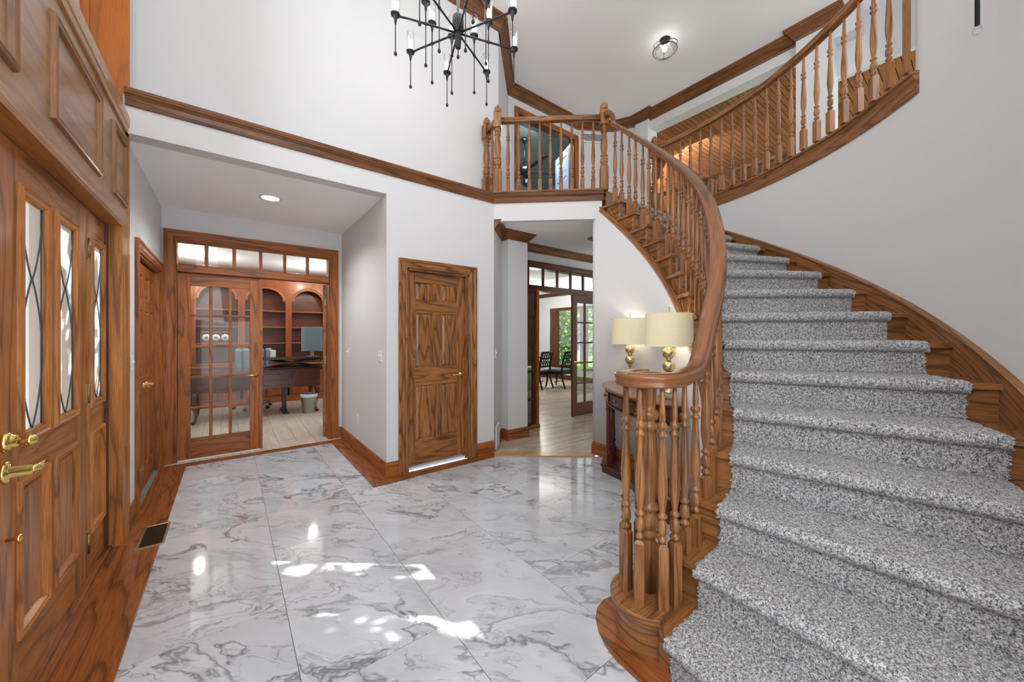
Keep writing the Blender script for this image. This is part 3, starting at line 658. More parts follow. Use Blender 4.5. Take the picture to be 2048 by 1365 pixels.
for z in (.21, 1.05, 1.86): obj('hinge', MB().box(.982, 1.0, -.006, .02, z-.055, z+.055).lathe([(.007, z-.055), (.007, z+.055)], 10, Matrix.Translation((.991, -.008, 0))), HINGE, fd)
box('hinge_gap', -.655, -.640, 3.056, 3.068, .02, 2.08, DARKGAP, d1)
box('door_post', -.70, -.628, 3.068, 3.12, .0, 2.085, OAK_FRONT, d1, 'z', .002)
for y0 in (3.12, 1.71):
    sl = bpy.data.objects.new('sidelight', None); C.objects.link(sl); sl.parent = d1; sl.location = (-.632, y0, 0); sl.rotation_euler = (0, 0, PI/2)
    ent_leaf(sl, .31, [(.035, .27)], glassz=(.975, 1.925), panz=(.255, .80), z0=.02)
box('door_stop', -.66, -.615, 3.43, 3.45, 0, 2.085, OAK_DARK, d1, 'z'); box('jamb', -.70, -.553, 3.45, 3.49, 0, 2.085, OAK_FRONT, d1, 'z')
box('door_post', -.70, -.628, 2.02, 2.068, 0, 2.085, OAK_FRONT, d1, 'z'); box('jamb', -.70, -.553, 1.66, 1.71, 0, 2.085, OAK_FRONT, d1, 'z')
box('head_jamb', -.70, -.553, 1.66, 3.49, 2.085, 2.11, OAK_FRONT, d1, 'y')
# panelled band
bd = group_empty('trim_11'); BANDFRAME = oak('oak_band_frame', srgb(160, 114, 80), srgb(136, 92, 62), srgb(92, 58, 38), rings=5, contrast=.6)
box('board', -.62, -.556, 1.40, 3.60, 2.185, 2.80, OAK_BAND, bd, 'y'); box('board', -.62, -.552, 1.40, 3.60, 2.11, 2.185, OAK_BAND, bd, 'y', .002)
FR = [(0, 0), (.004, .014), (.012, .018), (.02, .012), (.026, .016), (.034, .014), (.04, 0)]
for a, b_, z0, z1 in ((2.24, 2.92, 2.225, 2.655), (3.19, 3.54, 2.228, 2.665), (1.45, 1.93, 2.225, 2.655)):
    obj('panel_frame', MB().mold([(a, z0), (b_, z0), (b_, z1), (a, z1)], FR, wm((-.556, 0), (0, 1), (1, 0)), closed=True), BANDFRAME, bd)
obj('cap_moulding', MB().mold([(1.40, 2.74), (3.60, 2.74)], [(0, -.01), (0, .008), (.012, .012), (.03, .012), (.036, .018), (.10, .020), (.104, .008), (.104, -.20), (.09, -.20), (.09, -.01)], wm((-.552, 0), (0, 1), (1, 0))), OAK_BAND, bd)
cs = group_empty('trim_12')
obj('pilaster', MB().box(-.62, -.552, 3.49, 3.60, 0, 2.11, 'z').box(-.62, -.549, 3.60, 3.65, 0, 5.2, 'z'), OAK_FRONT, cs, .004)
obj('side_trim', MB().box(-.62, -.553, 3.64, 3.664, 0, 5.2, 'z'), OAK_FRONT, cs, .003)
# tall window over the band
w4 = group_empty('window_4')
box('side_jamb', -.80, -.541, 3.572, 3.599, 2.80, 5.2, JAMB, w4, 'z'); box('side_jamb', -.80, -.72, 3.55, 3.572, 2.80, 5.2, JAMB, w4, 'z')
box('sill', -.80, -.62, 1.40, 3.60, 2.78, 2.81, JAMB, w4, 'y')
CREAM = plain('cream_window_frame', srgb(226, 208, 180), .5); SIDING = plain('cream_siding', srgb(206, 190, 160), .7)
for y in (1.42, 2.12, 2.83, 3.49): box('sash_stile', -.80, -.76, y, y+.06, 2.81, 5.2, CREAM, w4, 'z')
for z in (2.81, 4.0, 5.14): box('sash_rail', -.80, -.76, 1.42, 3.58, z, z+.06, CREAM, w4, 'y')
for y in (1.48, 2.18, 2.89): box('pane', -.783, -.778, y, y+.64, 2.86, 5.15, GLASS, w4)
sg = group_empty('wall_exterior')
for i in range(34): box('siding_board', -1.64, -1.60-.012, -1, 6, 3.16+i*.13, 3.16+i*.13+.127, SIDING, sg, 'y')
# ------------------------------------------------------------------ staircase
def newl(name, parent=None, loc=(0, 0, 0)):
    o = bpy.data.objects.new(name, None); C.objects.link(o); o.parent = parent; o.location = loc; o.empty_display_size = .05; return o
stair = thing('staircase', 'curved oak staircase with turned balusters rising along the grey wall', 'staircase')
def turned(B, L, hb=.021, sc_=1.0, pin=.009):
    """square block of height B, turned shaft to L"""
    T = L-B; z = lambda f: B+f*T; b = MB(); e = .014
    b.box(-hb, hb, -hb, hb, 0, B-e, 'z')
    b2 = [(-hb, -hb), (hb, -hb), (hb, hb), (-hb, hb)]; k = .6; o = rnd.random()*9
    for i in range(4):
        p, q = b2[i], b2[(i+1) % 4]
        b.face([(p[0], p[1], B-e), (q[0], q[1], B-e), (q[0]*k, q[1]*k, B), (p[0]*k, p[1]*k, B)], [(B+o, p[0]), (B+o, q[0]), (B+.01+o, q[0]), (B+.01+o, p[0])])
    R = hb*sc_
    pr = [(.62, 0), (.62, .008), (.98, .018), (1.0, .028), (.74, .040), (.55, .048), (.55, .056), (.92, .066), (1.0, .085), (.98, .115), (.84, .135), (.55, .146), (.55, .155),
          (.96, .165), (.98, .178), (.62, .190), (.54, .20), (.68, .23), (.90, .28), (1.02, .33), (1.03, .38), (.92, .46), (.78, .54), (.66, .62), (.60, .665),
          (.78, .675), (1.02, .685), (1.02, .697), (.60, .708), (.56, .72), (.96, .735), (1.04, .748), (.88, .762), (.55, .772), (.58, .778), (.64, .79), (.56, .86), (.48, .94), (pin/hb/sc_, 1.0)]
    b.lathe([(R*r, z(f)) for r, f in pr], 14)
    return b
_bal = {}
def baluster(L, parent, loc, rz=0, name='baluster', B=None):
    L = round(L/.01)*.01; B = round((B if B is not None else L-.665)/.01)*.01; B = max(.06, B); k = (L, B)
    if k not in _bal: o = _bal[k] = obj(name, turned(B, L), OAK_STAIR, parent)
    else: o = lib(_bal[k], parent)
    o.location = loc; o.rotation_euler = (0, 0, rz); o.name = name; return o
def newel(parent, loc, rz=0, zb=0.27, zc=.76, ze=.93, h=.045, name='newel_post', fin=True):
    """base block 0..zb, turned to zc, upper block zc..ze, acorn finial"""
    b = MB(); b.box(-h, h, -h, h, 0, zb, 'z'); b.box(-h, h, -h, h, zc, ze, 'z'); T = zc-zb; z = lambda f: zb+f*T
    pr = [(.86, 0), (.98, .03), (.98, .05), (.78, .075), (.74, .09), (.95, .11), (.97, .14), (.95, .20), (.76, .235), (.74, .25), (.92, .265), (.92, .29), (.7, .315), (.68, .34), (.82, .42), (.9, .5), (.86, .58), (.7, .72), (.6, .8),
          (.62, .815), (.84, .83), (.84, .86), (.66, .88), (.66, .895), (.88, .915), (.88, .945), (.78, .96), (.8, 1)]
    b.lathe([(h*r, z(f)) for r, f in pr], 20)
    if fin: b.lathe([(h*r, ze+f) for r, f in ((.55, 0), (.5, .008), (.9, .014), (.98, .03), (.96, .045), (.88, .06), (.6, .082), (.3, .098), (.12, .104), (.0, .108))], 20, cap=False)
    return obj(name, b, OAK_STAIR, parent, .002, loc=loc, rot=(0, 0, rz))
# treads, risers, brackets
NS = 16
def arcpts(r, t0, t1, n=8):
    return [polar(r(t) if callable(r) else r, t) for t in [t0+(t1-t0)*i/n for i in range(n+1)]]
SP = []   # spokes from inner to outer, interpolated angle
def spoke(k, dt, r0, r1, n=6):
    out = []
    for i in range(n+1):
        f = i/n; r = r0+(r1-r0)*f; th = th_in(k)+(th_out(k)-th_in(k))*f; th += math.degrees(dt/r); out.append(polar(r, th))
    return out
BUL = [(1.53+.175*math.cos(a), .95+.175*math.sin(a)) for a in [math.radians(x) for x in range(60, 226, 11)]]
for k in range(1, 16):
    z = RIS*k; ri = lambda t: rb(t)-.055
    if k == 1:
        front = spoke(1, -.015, 1.93, 2.985); back = spoke(2, .03, rb(-93)-.055, 2.985)
        P = front+back[::-1]+BUL+[(1.385, .80)]
        obj('tread', MB().prism(P, z-.03, z, g=0), OAK_STAIR, stair, .006)
        P2 = [(p[0], p[1]) for p in spoke(1, .015, 1.93, 2.985)]+back[::-1]+[(1.53+.148*(x-1.53)/.175, .95+.148*(y-.95)/.175) for x, y in BUL]+[(1.41, .83)]
        obj('riser', MB().prism(P2, 0, z-.03, g=0), OAK_STAIR, stair)
        continue
    t0, t1 = th_in(k), th_in(k+1); rin = rb(t0)-.055
    back = spoke(k+1, .03, rb(t1)-.055, 2.985)
    inner = [polar(rb(t)-.055, t) for t in np.linspace(t1+2.0, t0-math.degrees(.015/1.7), 7)]
    front = spoke(k, -.015, rb(t0)-.055, 2.985)
    obj('tread', MB().prism(front+back[::-1]+[polar(rb(t1)-.02, t1+1), polar(rb(t1)-.02, t1+2.2)]+inner[:-1], z-.03, z, g=0), OAK_STAIR, stair, .005)
for k in range(2, 17):
    z = RIS*k; a = spoke(k, .015, rb(th_in(k))-.028, 2.985); b_ = spoke(k, .033, rb(th_in(k))-.028, 2.985)
    obj('riser', MB().prism(a+b_[::-1], z-RIS, z-.03 if k < 16 else z-.02, g=0), OAK_STAIR, stair)
    t0, t1 = th_in(k)+.5, th_in(k+1)+.5
    if k < 16:
        zl = lambda t: max(0, zin(t)-.335+.02)
        obj('stringer_bracket', curved(MB(), lambda t: rb(t)-.042, lambda t: rb(t)-.022, t0, t1, zl, z-.03, 8), OAK_STAIR, stair)
        # scroll carving on the bracket
        pts = []
        for i in range(15):
            f = i/14; t = t0+(t1-t0)*(.06+.88*f); zz = min(z-.045, zin(t)-.335+.105+.020*math.sin(f*PI*2.6+.4)); pts.append(polar(rb(t)-.044, t)+(zz,))
        obj('bracket_scroll', MB().tube(pts, [.0015+.003*math.sin(PI*i/14) for i in range(15)], 6), OAK_STAIR, stair)
# stringer moulding under the brackets, following the helix
ths = list(np.linspace(-84, 1.2, 70))
def helix(name, prof, rf, zf, ths, m, parent, smooth=False):
    path = [polar(rf(t), t) for t in ths]; o = obj(name, MB().mold(path, prof, XY, nz=[zf(t) for t in ths], smooth=smooth), m, parent); return o
helix('stringer', [(.0, 0), (.024, 0), (.026, .012), (.020, .022), (.020, .05), (.024, .058), (.022, .07), (.0, .075), (-.03, .075), (-.03, -.0)], lambda t: rb(t)-.048, lambda t: max(.0, zin(t)-.345), ths, OAK_STAIR, stair)
# wall skirt on the outer side (follows the nosing line)
ths = list(np.linspace(-97, 2.3, 80))
helix('wall_skirt', [(0, -.42), (.020, -.42), (.020, -.012), (.028, -.008), (.030, .004), (.024, .012), (0, .014)], lambda t: 2.999, lambda t: max(.42, zout(t)+.055), ths, OAK_DARK if False else OAK_STAIR, stair)
# floor border round the bottom step
edge = [(1.10, -.30), (1.5, -.30), (1.6, 1.0), (1.66, 1.15), (1.60, 1.20), (1.53, 1.212), (1.46, 1.195), (1.40, 1.155), (1.345, 1.09), (1.308, 1.02), (1.287, .95), (1.282, .86), (1.262, .70)]
obj('floor_border', MB().prism(edge, 0, .008, g=1), OAK_FLOOR, stair, .003)
# handrail
HH = [(-95, .70), (-87, .755), (-84, .80), (-77, .85), (-70, .87), (-63, .895), (-56, .885), (-49, .855), (-42, .82), (-35, .795), (-28, .78), (-14, .765), (3, .76)]
def Hf(t):
    for (a, x), (b_, y) in zip(HH[:-1], HH[1:]):
        if a <= t <= b_: return x+(y-x)*(t-a)/(b_-a)
    return HH[0][1] if t < HH[0][0] else HH[-1][1]
def railz(t): return sum(zin(t+d)+Hf(t+d) for d in (-3, -1.5, 0, 1.5, 3))/5
RP = [(-.034, -.022), (-.030, -.030), (-.016, -.032), (.016, -.032), (.030, -.030), (.034, -.022), (.030, -.012), (.031, .0), (.036, .010), (.035, .020), (.026, .028), (.012, .032), (-.012, .032), (-.026, .028), (-.035, .020), (-.036, .010), (-.031, 0), (-.030, -.012)]
VZ = 1.175
path, nz = [], []
vol = [(1.585, 1.035), (1.60, .985), (1.585, .94), (1.55, .935), (1.535, .955)]
ring = [(1.53+.107*math.cos(math.radians(a)), .955+.107*math.sin(math.radians(a))) for a in range(30, 262, 12)]
def rz_(t): return railz(t)
lead = [polar(rb(t)-.004, t) for t in (-94.5, -92.5)]
for p in ring: path.append(p); nz.append(VZ)
for p in [(1.56, .842)]+lead[1:]: path.append(p); nz.append(VZ if p[0] < 1.6 else VZ+.006)
for t in np.linspace(-90.5, -5.2, 72):
    path.append(polar(rb(t)-.004, t)); z = rz_(t); e = smooth01((-84-t)/7.0); nz.append(z*(1-e)+(VZ+.02)*e if t < -84 else z)
# gooseneck to the top newel
N3 = (3.44, 2.715)
z0_ = railz(-5.2)
for t_, dz in ((-4.4, .012), (-3.9, .035), (-3.6, .075), (-3.4, .125), (-3.1, .165), (-2.6, .185), (-1.6, .19), (-.3, .19)):
    path.append(polar(rb(t_)-.004, t_)); nz.append(z0_+dz)
wide = [(a*1.22, b) for a, b in RP]
obj('handrail', MB().mold(path, wide, XY, nz=nz, smooth=True), RAIL, stair)
obj('volute_cap', MB().lathe([(0, VZ-.03), (.05, VZ-.031), (.062, VZ-.02), (.060, VZ+.0), (.066, VZ+.012), (.056, VZ+.026), (0, VZ+.031)], 24, Matrix.Translation((1.545, .965, 0)), cap=False), RAIL, stair)
# balusters
vb = [(1.467, 1.029), (1.438, .938), (1.486, .860), (1.548, .838), (1.525, 1.075), (1.60, 1.05)]
for i, p in enumerate(vb): baluster(VZ-.03-.19, stair, (p[0], p[1], .19), rz=i*.4, B=.28)
nb = MB(); h = .036
nb.lathe([(.034, 0), (.038, .20), (.030, .235), (.028, .245), (.040, .255), (.042, .27), (.029, .28), (.029, .288), (.042, .30), (.046, .32), (.042, .345), (.028, .36), (.028, .37), (.044, .38), (.044, .395), (.030, .405), (.028, .415), (.036, .45), (.043, .52), (.043, .60), (.036, .70), (.032, .745), (.046, .755), (.046, .77), (.031, .78), (.030, .79), (.043, .80), (.046, .815), (.042, .83), (.029, .84), (.031, .86), (.034, .93), (.036, .965)], 20)
obj('newel_post', nb, OAK_STAIR, stair, loc=(1.545, .962, .19))
for k in range(2, 16):
    for dt in (.95, 4.1):
        t = th_in(k)+dt+(.3 if k < 6 else 0)
        if t > -3: continue
        p = polar(rb(t)-.004, t); top = railz(t) if t > -84 else None
        if top is None: e = smooth01((-84-t)/7.0); top = railz(t)*(1-e)+(VZ+.02)*e
        baluster(top-.022-RIS*k, stair, (p[0], p[1], RIS*k), rz=math.radians(t))
t = -4.6; p = polar(rb(t)-.004, t)
# ---- railing along the balcony over the hall
br = thing('balcony_railing', 'straight oak railing with square newels on the small balcony over the hallway', 'railing', (2.53, 3.50, F2))
N1 = Vector((2.50, 3.52)); N3v = Vector(N3); N2 = Vector((2.53, 3.80)); O = Vector((2.53, 3.50))
dv = (N3v-N1); ln = dv.length; dv.normalize(); az = math.atan2(dv.y, dv.x)
for q, a in ((N1, az), (N3v, az), (N2, 0)): newel(br, (q.x-O.x, q.y-O.y, .012), a)
RP2 = [(a, b) for a, b in RP]
obj('handrail', MB().mold([(N1.x-O.x+dv.x*.04, N1.y-O.y+dv.y*.04), (N3v.x-O.x-dv.x*.04, N3v.y-O.y-dv.y*.04)], RP2, lambda p, q, n: (p, q, n+.86), smooth=True), OAK_STAIR, br)
obj('handrail', MB().mold([(N1.x-O.x, N1.y-O.y+.04), (N2.x-O.x, N2.y-O.y-.04)], RP2, lambda p, q, n: (p, q, n+.86), smooth=True), OAK_STAIR, br)
n = 9
for i in range(n):
    p = N1+dv*(ln*(i+1.0)/(n+1)*1.0); baluster(.84, br, (p.x-O.x, p.y-O.y, .0), az, B=.17)
baluster(.84, br, (N2.x-O.x-.01, N1.y-O.y+.14, 0), 0, B=.17)
# ---- curved gallery railing above the stair wall
gr_ = thing('gallery_railing', 'curved oak railing with turned balusters on the upper gallery edge', 'railing', (CX, CY, F2+.03))
loc = lambda r, t: (r*math.cos(math.radians(t)), r*math.sin(math.radians(t)))
tg = list(np.linspace(-53, 1.2, 44))
obj('handrail', MB().mold([loc(2.95, t) for t in tg], RP2, lambda p, q, n: (p, q, n+.885), smooth=True), OAK_STAIR, gr_)
t = -50.2
while t < 0.5:
    x, y = loc(2.95, t); baluster(.86, gr_, (x, y, 0), math.radians(t), B=.19); t += 2.68
x, y = loc(2.95, 2.6); newel(gr_, (x, y, -.0), math.radians(2.6), ze=.96)
x, y = loc(2.95, -53.1); obj('half_newel', MB().box(-.010, .010, -.012, .012, 0, .92, 'z').box(-.014, .014, -.016, .016, .0, .60, 'z'), OAK_STAIR, gr_, .003, loc=(x, y, 0), rot=(0, 0, math.radians(-53)))
# ---- straight overlook railing between the columns toward the great room
orr = thing('overlook_railing', 'straight railing between the white columns behind the gallery', 'railing', (6.22, 1.57, F2))
obj('handrail', MB().mold([(0, 0), (0, 2.23)], RP2, lambda p, q, n: (p, q, n+.90), smooth=True), OAK_STAIR, orr)
for i in range(17): baluster(.87, orr, (0, .065+i*.131, 0), 0, B=.19)
# ------------------------------------------------------------------ carpet runner
run = thing('stair_carpet', 'speckled grey looped carpet runner covering the middle of the stairs', 'carpet')
rc = np.random.RandomState(5)
def cpt(k, s, dt, z, edge_j=0.0):
    ti, to = th_in(k), th_out(k); ri = rb(ti)+.078+(.02 if k == 1 else 0)+max(0, (3-k))*.008; ro = 2.86
    r = ri+(ro-ri)*s; f = (r-1.75)/(2.99-1.75); th = ti+(to-ti)*f+math.degrees(dt/r); th = math.radians(th)
    return (CX+r*math.cos(th), CY+r*math.sin(th), z), r
for k in range(1, 16):
    z = RIS*k
    nose = .034
    # profile (dt, z, outward normal dt, dz)
    prof = []; rr = .026
    zb = z-RIS+.012
    if k == 1: zb = .005
    nr = 22 if k < 8 else 10
    for i in range(nr): prof.append((.015-.012, zb+(z-.055-zb)*i/(nr-1), -1, 0))
    na = 14 if k < 8 else 8
    for i in range(na+1):
        a = -PI/2+PI*i/na*1.0; prof.append((-.012-rr*math.cos(a)*1.0, z-.020+rr*math.sin(a)*1.15, -math.cos(a), math.sin(a)))
    # tread depth at mid radius
    nt = 34 if k < 8 else 12
    for i in range(1, nt+1): prof.append((-1, i/nt, 0, 1))       # marker: interpolate to next riser
    ns = 170 if k < 5 else (110 if k < 9 else 60)
    rows = []
    for j in range(ns+1):
        s = j/ns; row = []
        for (dt, zz, nx_, nz_) in prof:
            if dt == -1 and nx_ == 0:
                p0, r0 = cpt(k, s, 0, z+.010); p1, r1 = cpt(k+1, s, .015, z+.010); f = zz
                p = [p0[q]*(1-f)+p1[q]*f for q in range(3)]; nrm = (0, 0, 1); r = r0
            else:
                p, r = cpt(k, s, dt, zz); t_ = math.atan2(p[1]-CY, p[0]-CX); nrm = (math.sin(t_)*-nx_*-1*-1 if False else -math.sin(t_)*nx_, math.cos(t_)*nx_, nz_)
            row.append((p, nrm))
        rows.append(row)
    A = np.array([[q[0] for q in r_] for r_ in rows]); Nn = np.array([[q[1] for q in r_] for r_ in rows])
    amp = .0032 if k < 9 else .002
    A = A+Nn*((rc.rand(*A.shape[:2], 1)-.3)*amp*1.6)+ (rc.rand(*A.shape)-.5)*.0016
    for j, sg in ((0, -1), (ns, 1)):     # ragged edge
        th_ = np.arctan2(A[j, :, 1]-CY, A[j, :, 0]-CX); w = rc.rand(len(prof))*.014*sg
        A[j, :, 0] += np.cos(th_)*w; A[j, :, 1] += np.sin(th_)*w; A[j, :, 2] -= .006
    mb = MB(); P = [[tuple(x) for x in r_] for r_ in A]; mb.grid(P, None, True)
    obj('carpet_section', mb, CARPET, run, fix=False)
# ------------------------------------------------------------------ chandelier
YH = math.pi/2-YAW          # angle of the view direction
HUBZ = 3.93; HX, HY = EYE*0+(.61*3.1-.792*.455), (.792*3.1+.61*.455)
ch = thing('chandelier', 'black iron chandelier with radiating arms, glass tube lights and long drop rods', 'chandelier', (HX, HY, HUBZ))
hub = MB(); hub.lathe([(.012, -.13), (.022, -.125), (.026, -.06), (.030, .0), (.034, .03), (.048, .045), (.05, .13), (.04, .15), (.03, .155), (.012, .16), (.010, 1.50)], 16)
obj('hub', hub, IRON, ch)
obj('canopy', MB().lathe([(.0, 1.50), (.07, 1.505), (.075, 1.545), (0, 1.549)], 20, cap=False), IRON, ch)
def drop(x, y, z0, L, parent, name='drop_rod'):
    b = MB(); b.tube([(x, y, z0), (x, y, z0-L)], .0042, 6); b.lathe([(0, z0-L-.026), (.010, z0-L-.022), (.0135, z0-L-.012), (.011, z0-L-.002), (.004, z0-L+.012)], 10, Matrix.Translation((x, y, 0)), cap=False)
    return obj(name, b, IRON, parent)
def lightunit(x, y, z, parent):
    t = newl('light_arm_tip', parent, (x, y, z))
    sk = MB(); sk.lathe([(.006, -.075), (.012, -.04), (.018, -.015), (.024, -.004), (.036, -.002), (.037, .008), (.020, .010), (.018, .02)], 16); obj('socket', sk, IRON, t)
    g = MB(); g.lathe([(.033, .008), (.034, .05), (.034, .165), (.030, .178), (.022, .182)], 18, cap=False); obj('glass_tube', g, GLASSV, t)
    bl = MB(); bl.lathe([(.008, .02), (.011, .03), (.017, .065), (.015, .09), (.006, .115), (0, .122)], 12, cap=False); obj('bulb', bl, BULB, t)
    return t
GLASSV = thin_glass('clear_glass', (.96, .97, .98, 1), 1.0)
drop(0, 0, -.13, .06, ch)
first = None
for i in range(8):
    a = YH+math.radians(-24.5+45*i); c_, s_ = math.cos(a), math.sin(a); R = .505
    arm = MB(); arm.tube([(c_*.02, s_*.02, 0), (c_*.12, s_*.12, 0), (c_*R*.5, s_*R*.5, 0), (c_*R*.53, s_*R*.53, 0), (c_*R*.56, s_*R*.56, 0), (c_*R*.8, s_*R*.8, 0), (c_*(R-.01), s_*(R-.01), -.005)], [.010, .008, .0085, .015, .0085, .0075, .009], 8)
    obj('arm', arm, IRON, ch)
    up = MB(); up.tube([(c_*R*.53, s_*R*.53, 0), (c_*R*.53, s_*R*.53, .10)], .006, 6); obj('upright', up, IRON, ch)
    drop(c_*R*.53, s_*R*.53, 0, .33, ch); drop(c_*R, s_*R, -.02, .28, ch)
    lightunit(c_*R, s_*R, .0, ch); lightunit(c_*R*.53, s_*R*.53, .175, ch)
lamp('POINT', 'chandelier_light', (HX, HY, HUBZ+.32), 16, (1, .98, .95), size=.3)
# ---- flush ceiling light with glass bowl
cl = thing('ceiling_light', 'round clear glass ceiling light with an iron ring over the gallery', 'ceiling light', (4.78, 2.73, CZ))
obj('canopy', MB().lathe([(0, -.035), (.05, -.034), (.065, -.022), (.068, 0)], 24, cap=False), IRON, cl)
obj('socket', MB().lathe([(.02, -.08), (.026, -.035)], 12), IRON, cl)
obj('bowl', MB().lathe([(.0, -.245), (.06, -.24), (.10, -.225), (.135, -.20), (.152, -.165), (.148, -.13), (.12, -.09), (.07, -.06)], 28, cap=False), GLASSV, cl)
obj('ring', MB().tube([(.156*math.cos(a), .156*math.sin(a), -.155) for a in np.linspace(0, 2*PI, 41)], .005, 6, cap=False), IRON, cl)
for a in (0.6, 2.7, 4.8): obj('strap', MB().tube([(.055*math.cos(a), .055*math.sin(a), -.025), (.12*math.cos(a), .12*math.sin(a), -.05), (.172*math.cos(a), .172*math.sin(a), -.11), (.16*math.cos(a), .16*math.sin(a), -.16)], .004, 6), IRON, cl)
obj('bulb', MB().lathe([(.012, -.085), (.028, -.11), (.032, -.135), (.02, -.16), (0, -.168)], 14, cap=False), BULB, cl)
lamp('POINT', 'gallery_bulb', (4.78, 2.73, CZ-.14), 15, (1, .96, .9), size=.03)
rl = thing('recessed_light', 'round white recessed light glowing in the low white ceiling', 'ceiling light', (.322, 4.345, 2.74))
obj('trim_ring', MB().lathe([(.075, -.006), (.095, -.004), (.10, 0)], 28, cap=False), WHITE, rl); obj('lens', MB().lathe([(0, -.004), (.076, -.004)], 28, cap=False), emit('led_lens', (1, .97, .92, 1), 9), rl)
lamp('SPOT', 'nook_spot', (.322, 4.345, 2.72), 115, (.96, .99, 1), size=.08, spot_size=2.6, spot_blend=.8)
# pendant rod at the right
p = (2.86, .03)
pr_ = thing('pendant_rod', 'slim black rod with a clear glass tip hanging before the right wall', 'pendant light', (p[0], p[1], 2.84))
obj('rod', MB().tube([(0, 0, .03), (0, 0, CZ-2.86-.02)], .0085, 10), IRON, pr_); obj('glass_tip', MB().lathe([(0, -.018), (.012, -.014), (.017, .0), (.014, .016), (.009, .03)], 12, cap=False), GLASSV, pr_)
obj('canopy', MB().lathe([(.05, CZ-2.86-.025), (.055, CZ-2.86)], 18), IRON, pr_)
# ---- smoke alarm, switches, outlets, vents
sm_ = thing('smoke_alarm', 'small tan box fixed on the hallway ceiling near the archway', 'alarm', (4.03, 3.36, 2.74))
obj('base', MB().box(-.075, .075, -.05, .05, -.03, 0), plain('tan_plastic', srgb(150, 126, 84), .5), sm_, .006); obj('speaker_slots', MB().box(-.05, .05, -.055, -.03, -.06, -.03), plain('olive_plastic', srgb(190, 184, 90), .5), sm_, .004)
def plate(name, label, cat, loc, rz, n=1, kind='switch'):
    t = thing(name, label, cat, loc, rz); w = .07+.046*(n-1)
    obj('cover_plate', MB().box(-w/2, w/2, -.006, 0, -.057, .057), WHITE, t, .003)
    for i in range(n):
        x = (i-(n-1)/2)*.046
        if kind == 'switch': obj('switch_toggle', MB().box(x-.005, x+.005, -.018, -.006, -.002, .018), WHITE, t, .002)
        else:
            for z in (-.022, .022): obj('socket', MB().box(x-.016, x+.016, -.009, -.006, z-.014, z+.014), plain('socket_face', srgb(214, 214, 212), .4), t, .004)
    return t
plate('light_switch', 'white light switch on the wall strip beside the front door casing', 'light switch', (-.57, 3.83, 1.17), PI/2)
plate('light_switch', 'white double light switch on the side wall of the office nook', 'light switch', (1.2, 4.98, 1.16), -PI/2, 2)
plate('light_switch', 'white double light switch left of the six-panel closet door', 'light switch', (1.128-.0, 3.54, 1.165), 0, 2) if False else None
plate('light_switch', 'white light switch on the corner just left of the closet door casing', 'light switch', (1.2, 3.72, 1.165), -PI/2, 2)
plate('light_switch', 'white light switch at the hallway corner right of the closet door', 'light switch', (2.535, 3.615, 1.16), PI/4, 1)
plate('wall_outlet', 'white wall outlet low on the nook side wall above the baseboard', 'outlet', (1.2, 4.53, .39), -PI/2, 1, 'outlet')
fv = thing('floor_vent', 'brass floor register with dark louvres set in the wood border', 'vent', (-.408, 3.487, .003))
obj('frame', MB().mold([(-.068, -.178), (.068, -.178), (.068, .178), (-.068, .178)], [(0, 0), (0, .004), (.012, .005), (.014, 0)], XY, closed=True), BRASS_OLD, fv)
obj('pan', MB().box(-.058, .058, -.168, .168, -.0, .001), DARKGAP, fv)
for i in range(26): obj('louvre', MB().box(-.054, .054, -.163+i*.0128, -.158+i*.0128, .001, .003), plain('bronze_louvre', srgb(84, 70, 54), .4, .8) if i == 0 else bpy.data.materials['bronze_louvre'], fv)
rg = thing('return_grille', 'low white return air grille on the angled hallway wall', 'vent', (2.575, 3.635, .16), PI/4)
obj('frame', MB().mold([(-.10, -.12), (.10, -.12), (.10, .12), (-.10, .12)], [(-.02, 0), (-.018, .008), (.0, .01), (.004, 0)], wm((0, 0), (1, 0), (0, -1)), closed=True), WHITE, rg)
for i in range(12): obj('slat', MB().box(-.1, .1, -.008, -.001, -.115+i*.0195, -.103+i*.0195), WHITE, rg)
vg = thing('wall_vent', 'white rectangular vent high on the landing wall beside the doorway', 'vent', (5.55, 4.625, 5.18), math.atan2(-.37, .60))
obj('frame', MB().mold([(-.19, -.07), (.19, -.07), (.19, .07), (-.19, .07)], [(-.025, 0), (-.022, .008), (.0, .01), (.004, 0)], wm((0, 0), (1, 0), (0, -1)), closed=True), WHITE, vg)
obj('back', MB().box(-.19, .19, -.002, 0, -.07, .07), plain('vent_shadow', srgb(120, 122, 124), .7), vg)
for i in range(8): obj('slat', MB().box(-.19, .19, -.008, -.002, -.066+i*.0175, -.058+i*.0175), plain('vent_slat', srgb(168, 170, 172), .5) if i == 0 else bpy.data.materials['vent_slat'], vg)
# ------------------------------------------------------------------ console table with two lamps
ax_ = math.radians(-32); uu = (math.cos(ax_), math.sin(ax_))
TO = (CX+1.45*uu[0], CY+1.45*uu[1])       # back middle; local +x points into the wall, local y along it
ct = thing('console_table', 'dark half-moon console table against the curved wall under the stairs', 'console table', (TO[0], TO[1], 0), ax_)
def half(a, b_, n=28, x0=.02): return [(x0, -a)]+[(x0-b_*0, -a)]*0+[(x0, a)]+[(x0-b_*math.sin(t), a*math.cos(t)) for t in np.linspace(0, PI, n)][1:-1]
def slab_(name, a, b_, z0, z1, m=MAHOG, x0=.02, bv=.006): return obj(name, MB().prism(half(a, b_, x0=x0), z0, z1, g=1), m, ct, bv)
slab_('table_top', .70, .285, .855, .88, oak('walnut_top', srgb(150, 104, 76), srgb(130, 86, 62), srgb(90, 56, 38), rings=4, rough=.2, coat=.5, contrast=.4), bv=.010)
slab_('top_moulding', .685, .270, .842, .855); slab_('apron', .655, .245, .72, .842); slab_('lower_moulding', .665, .255, .705, .72)
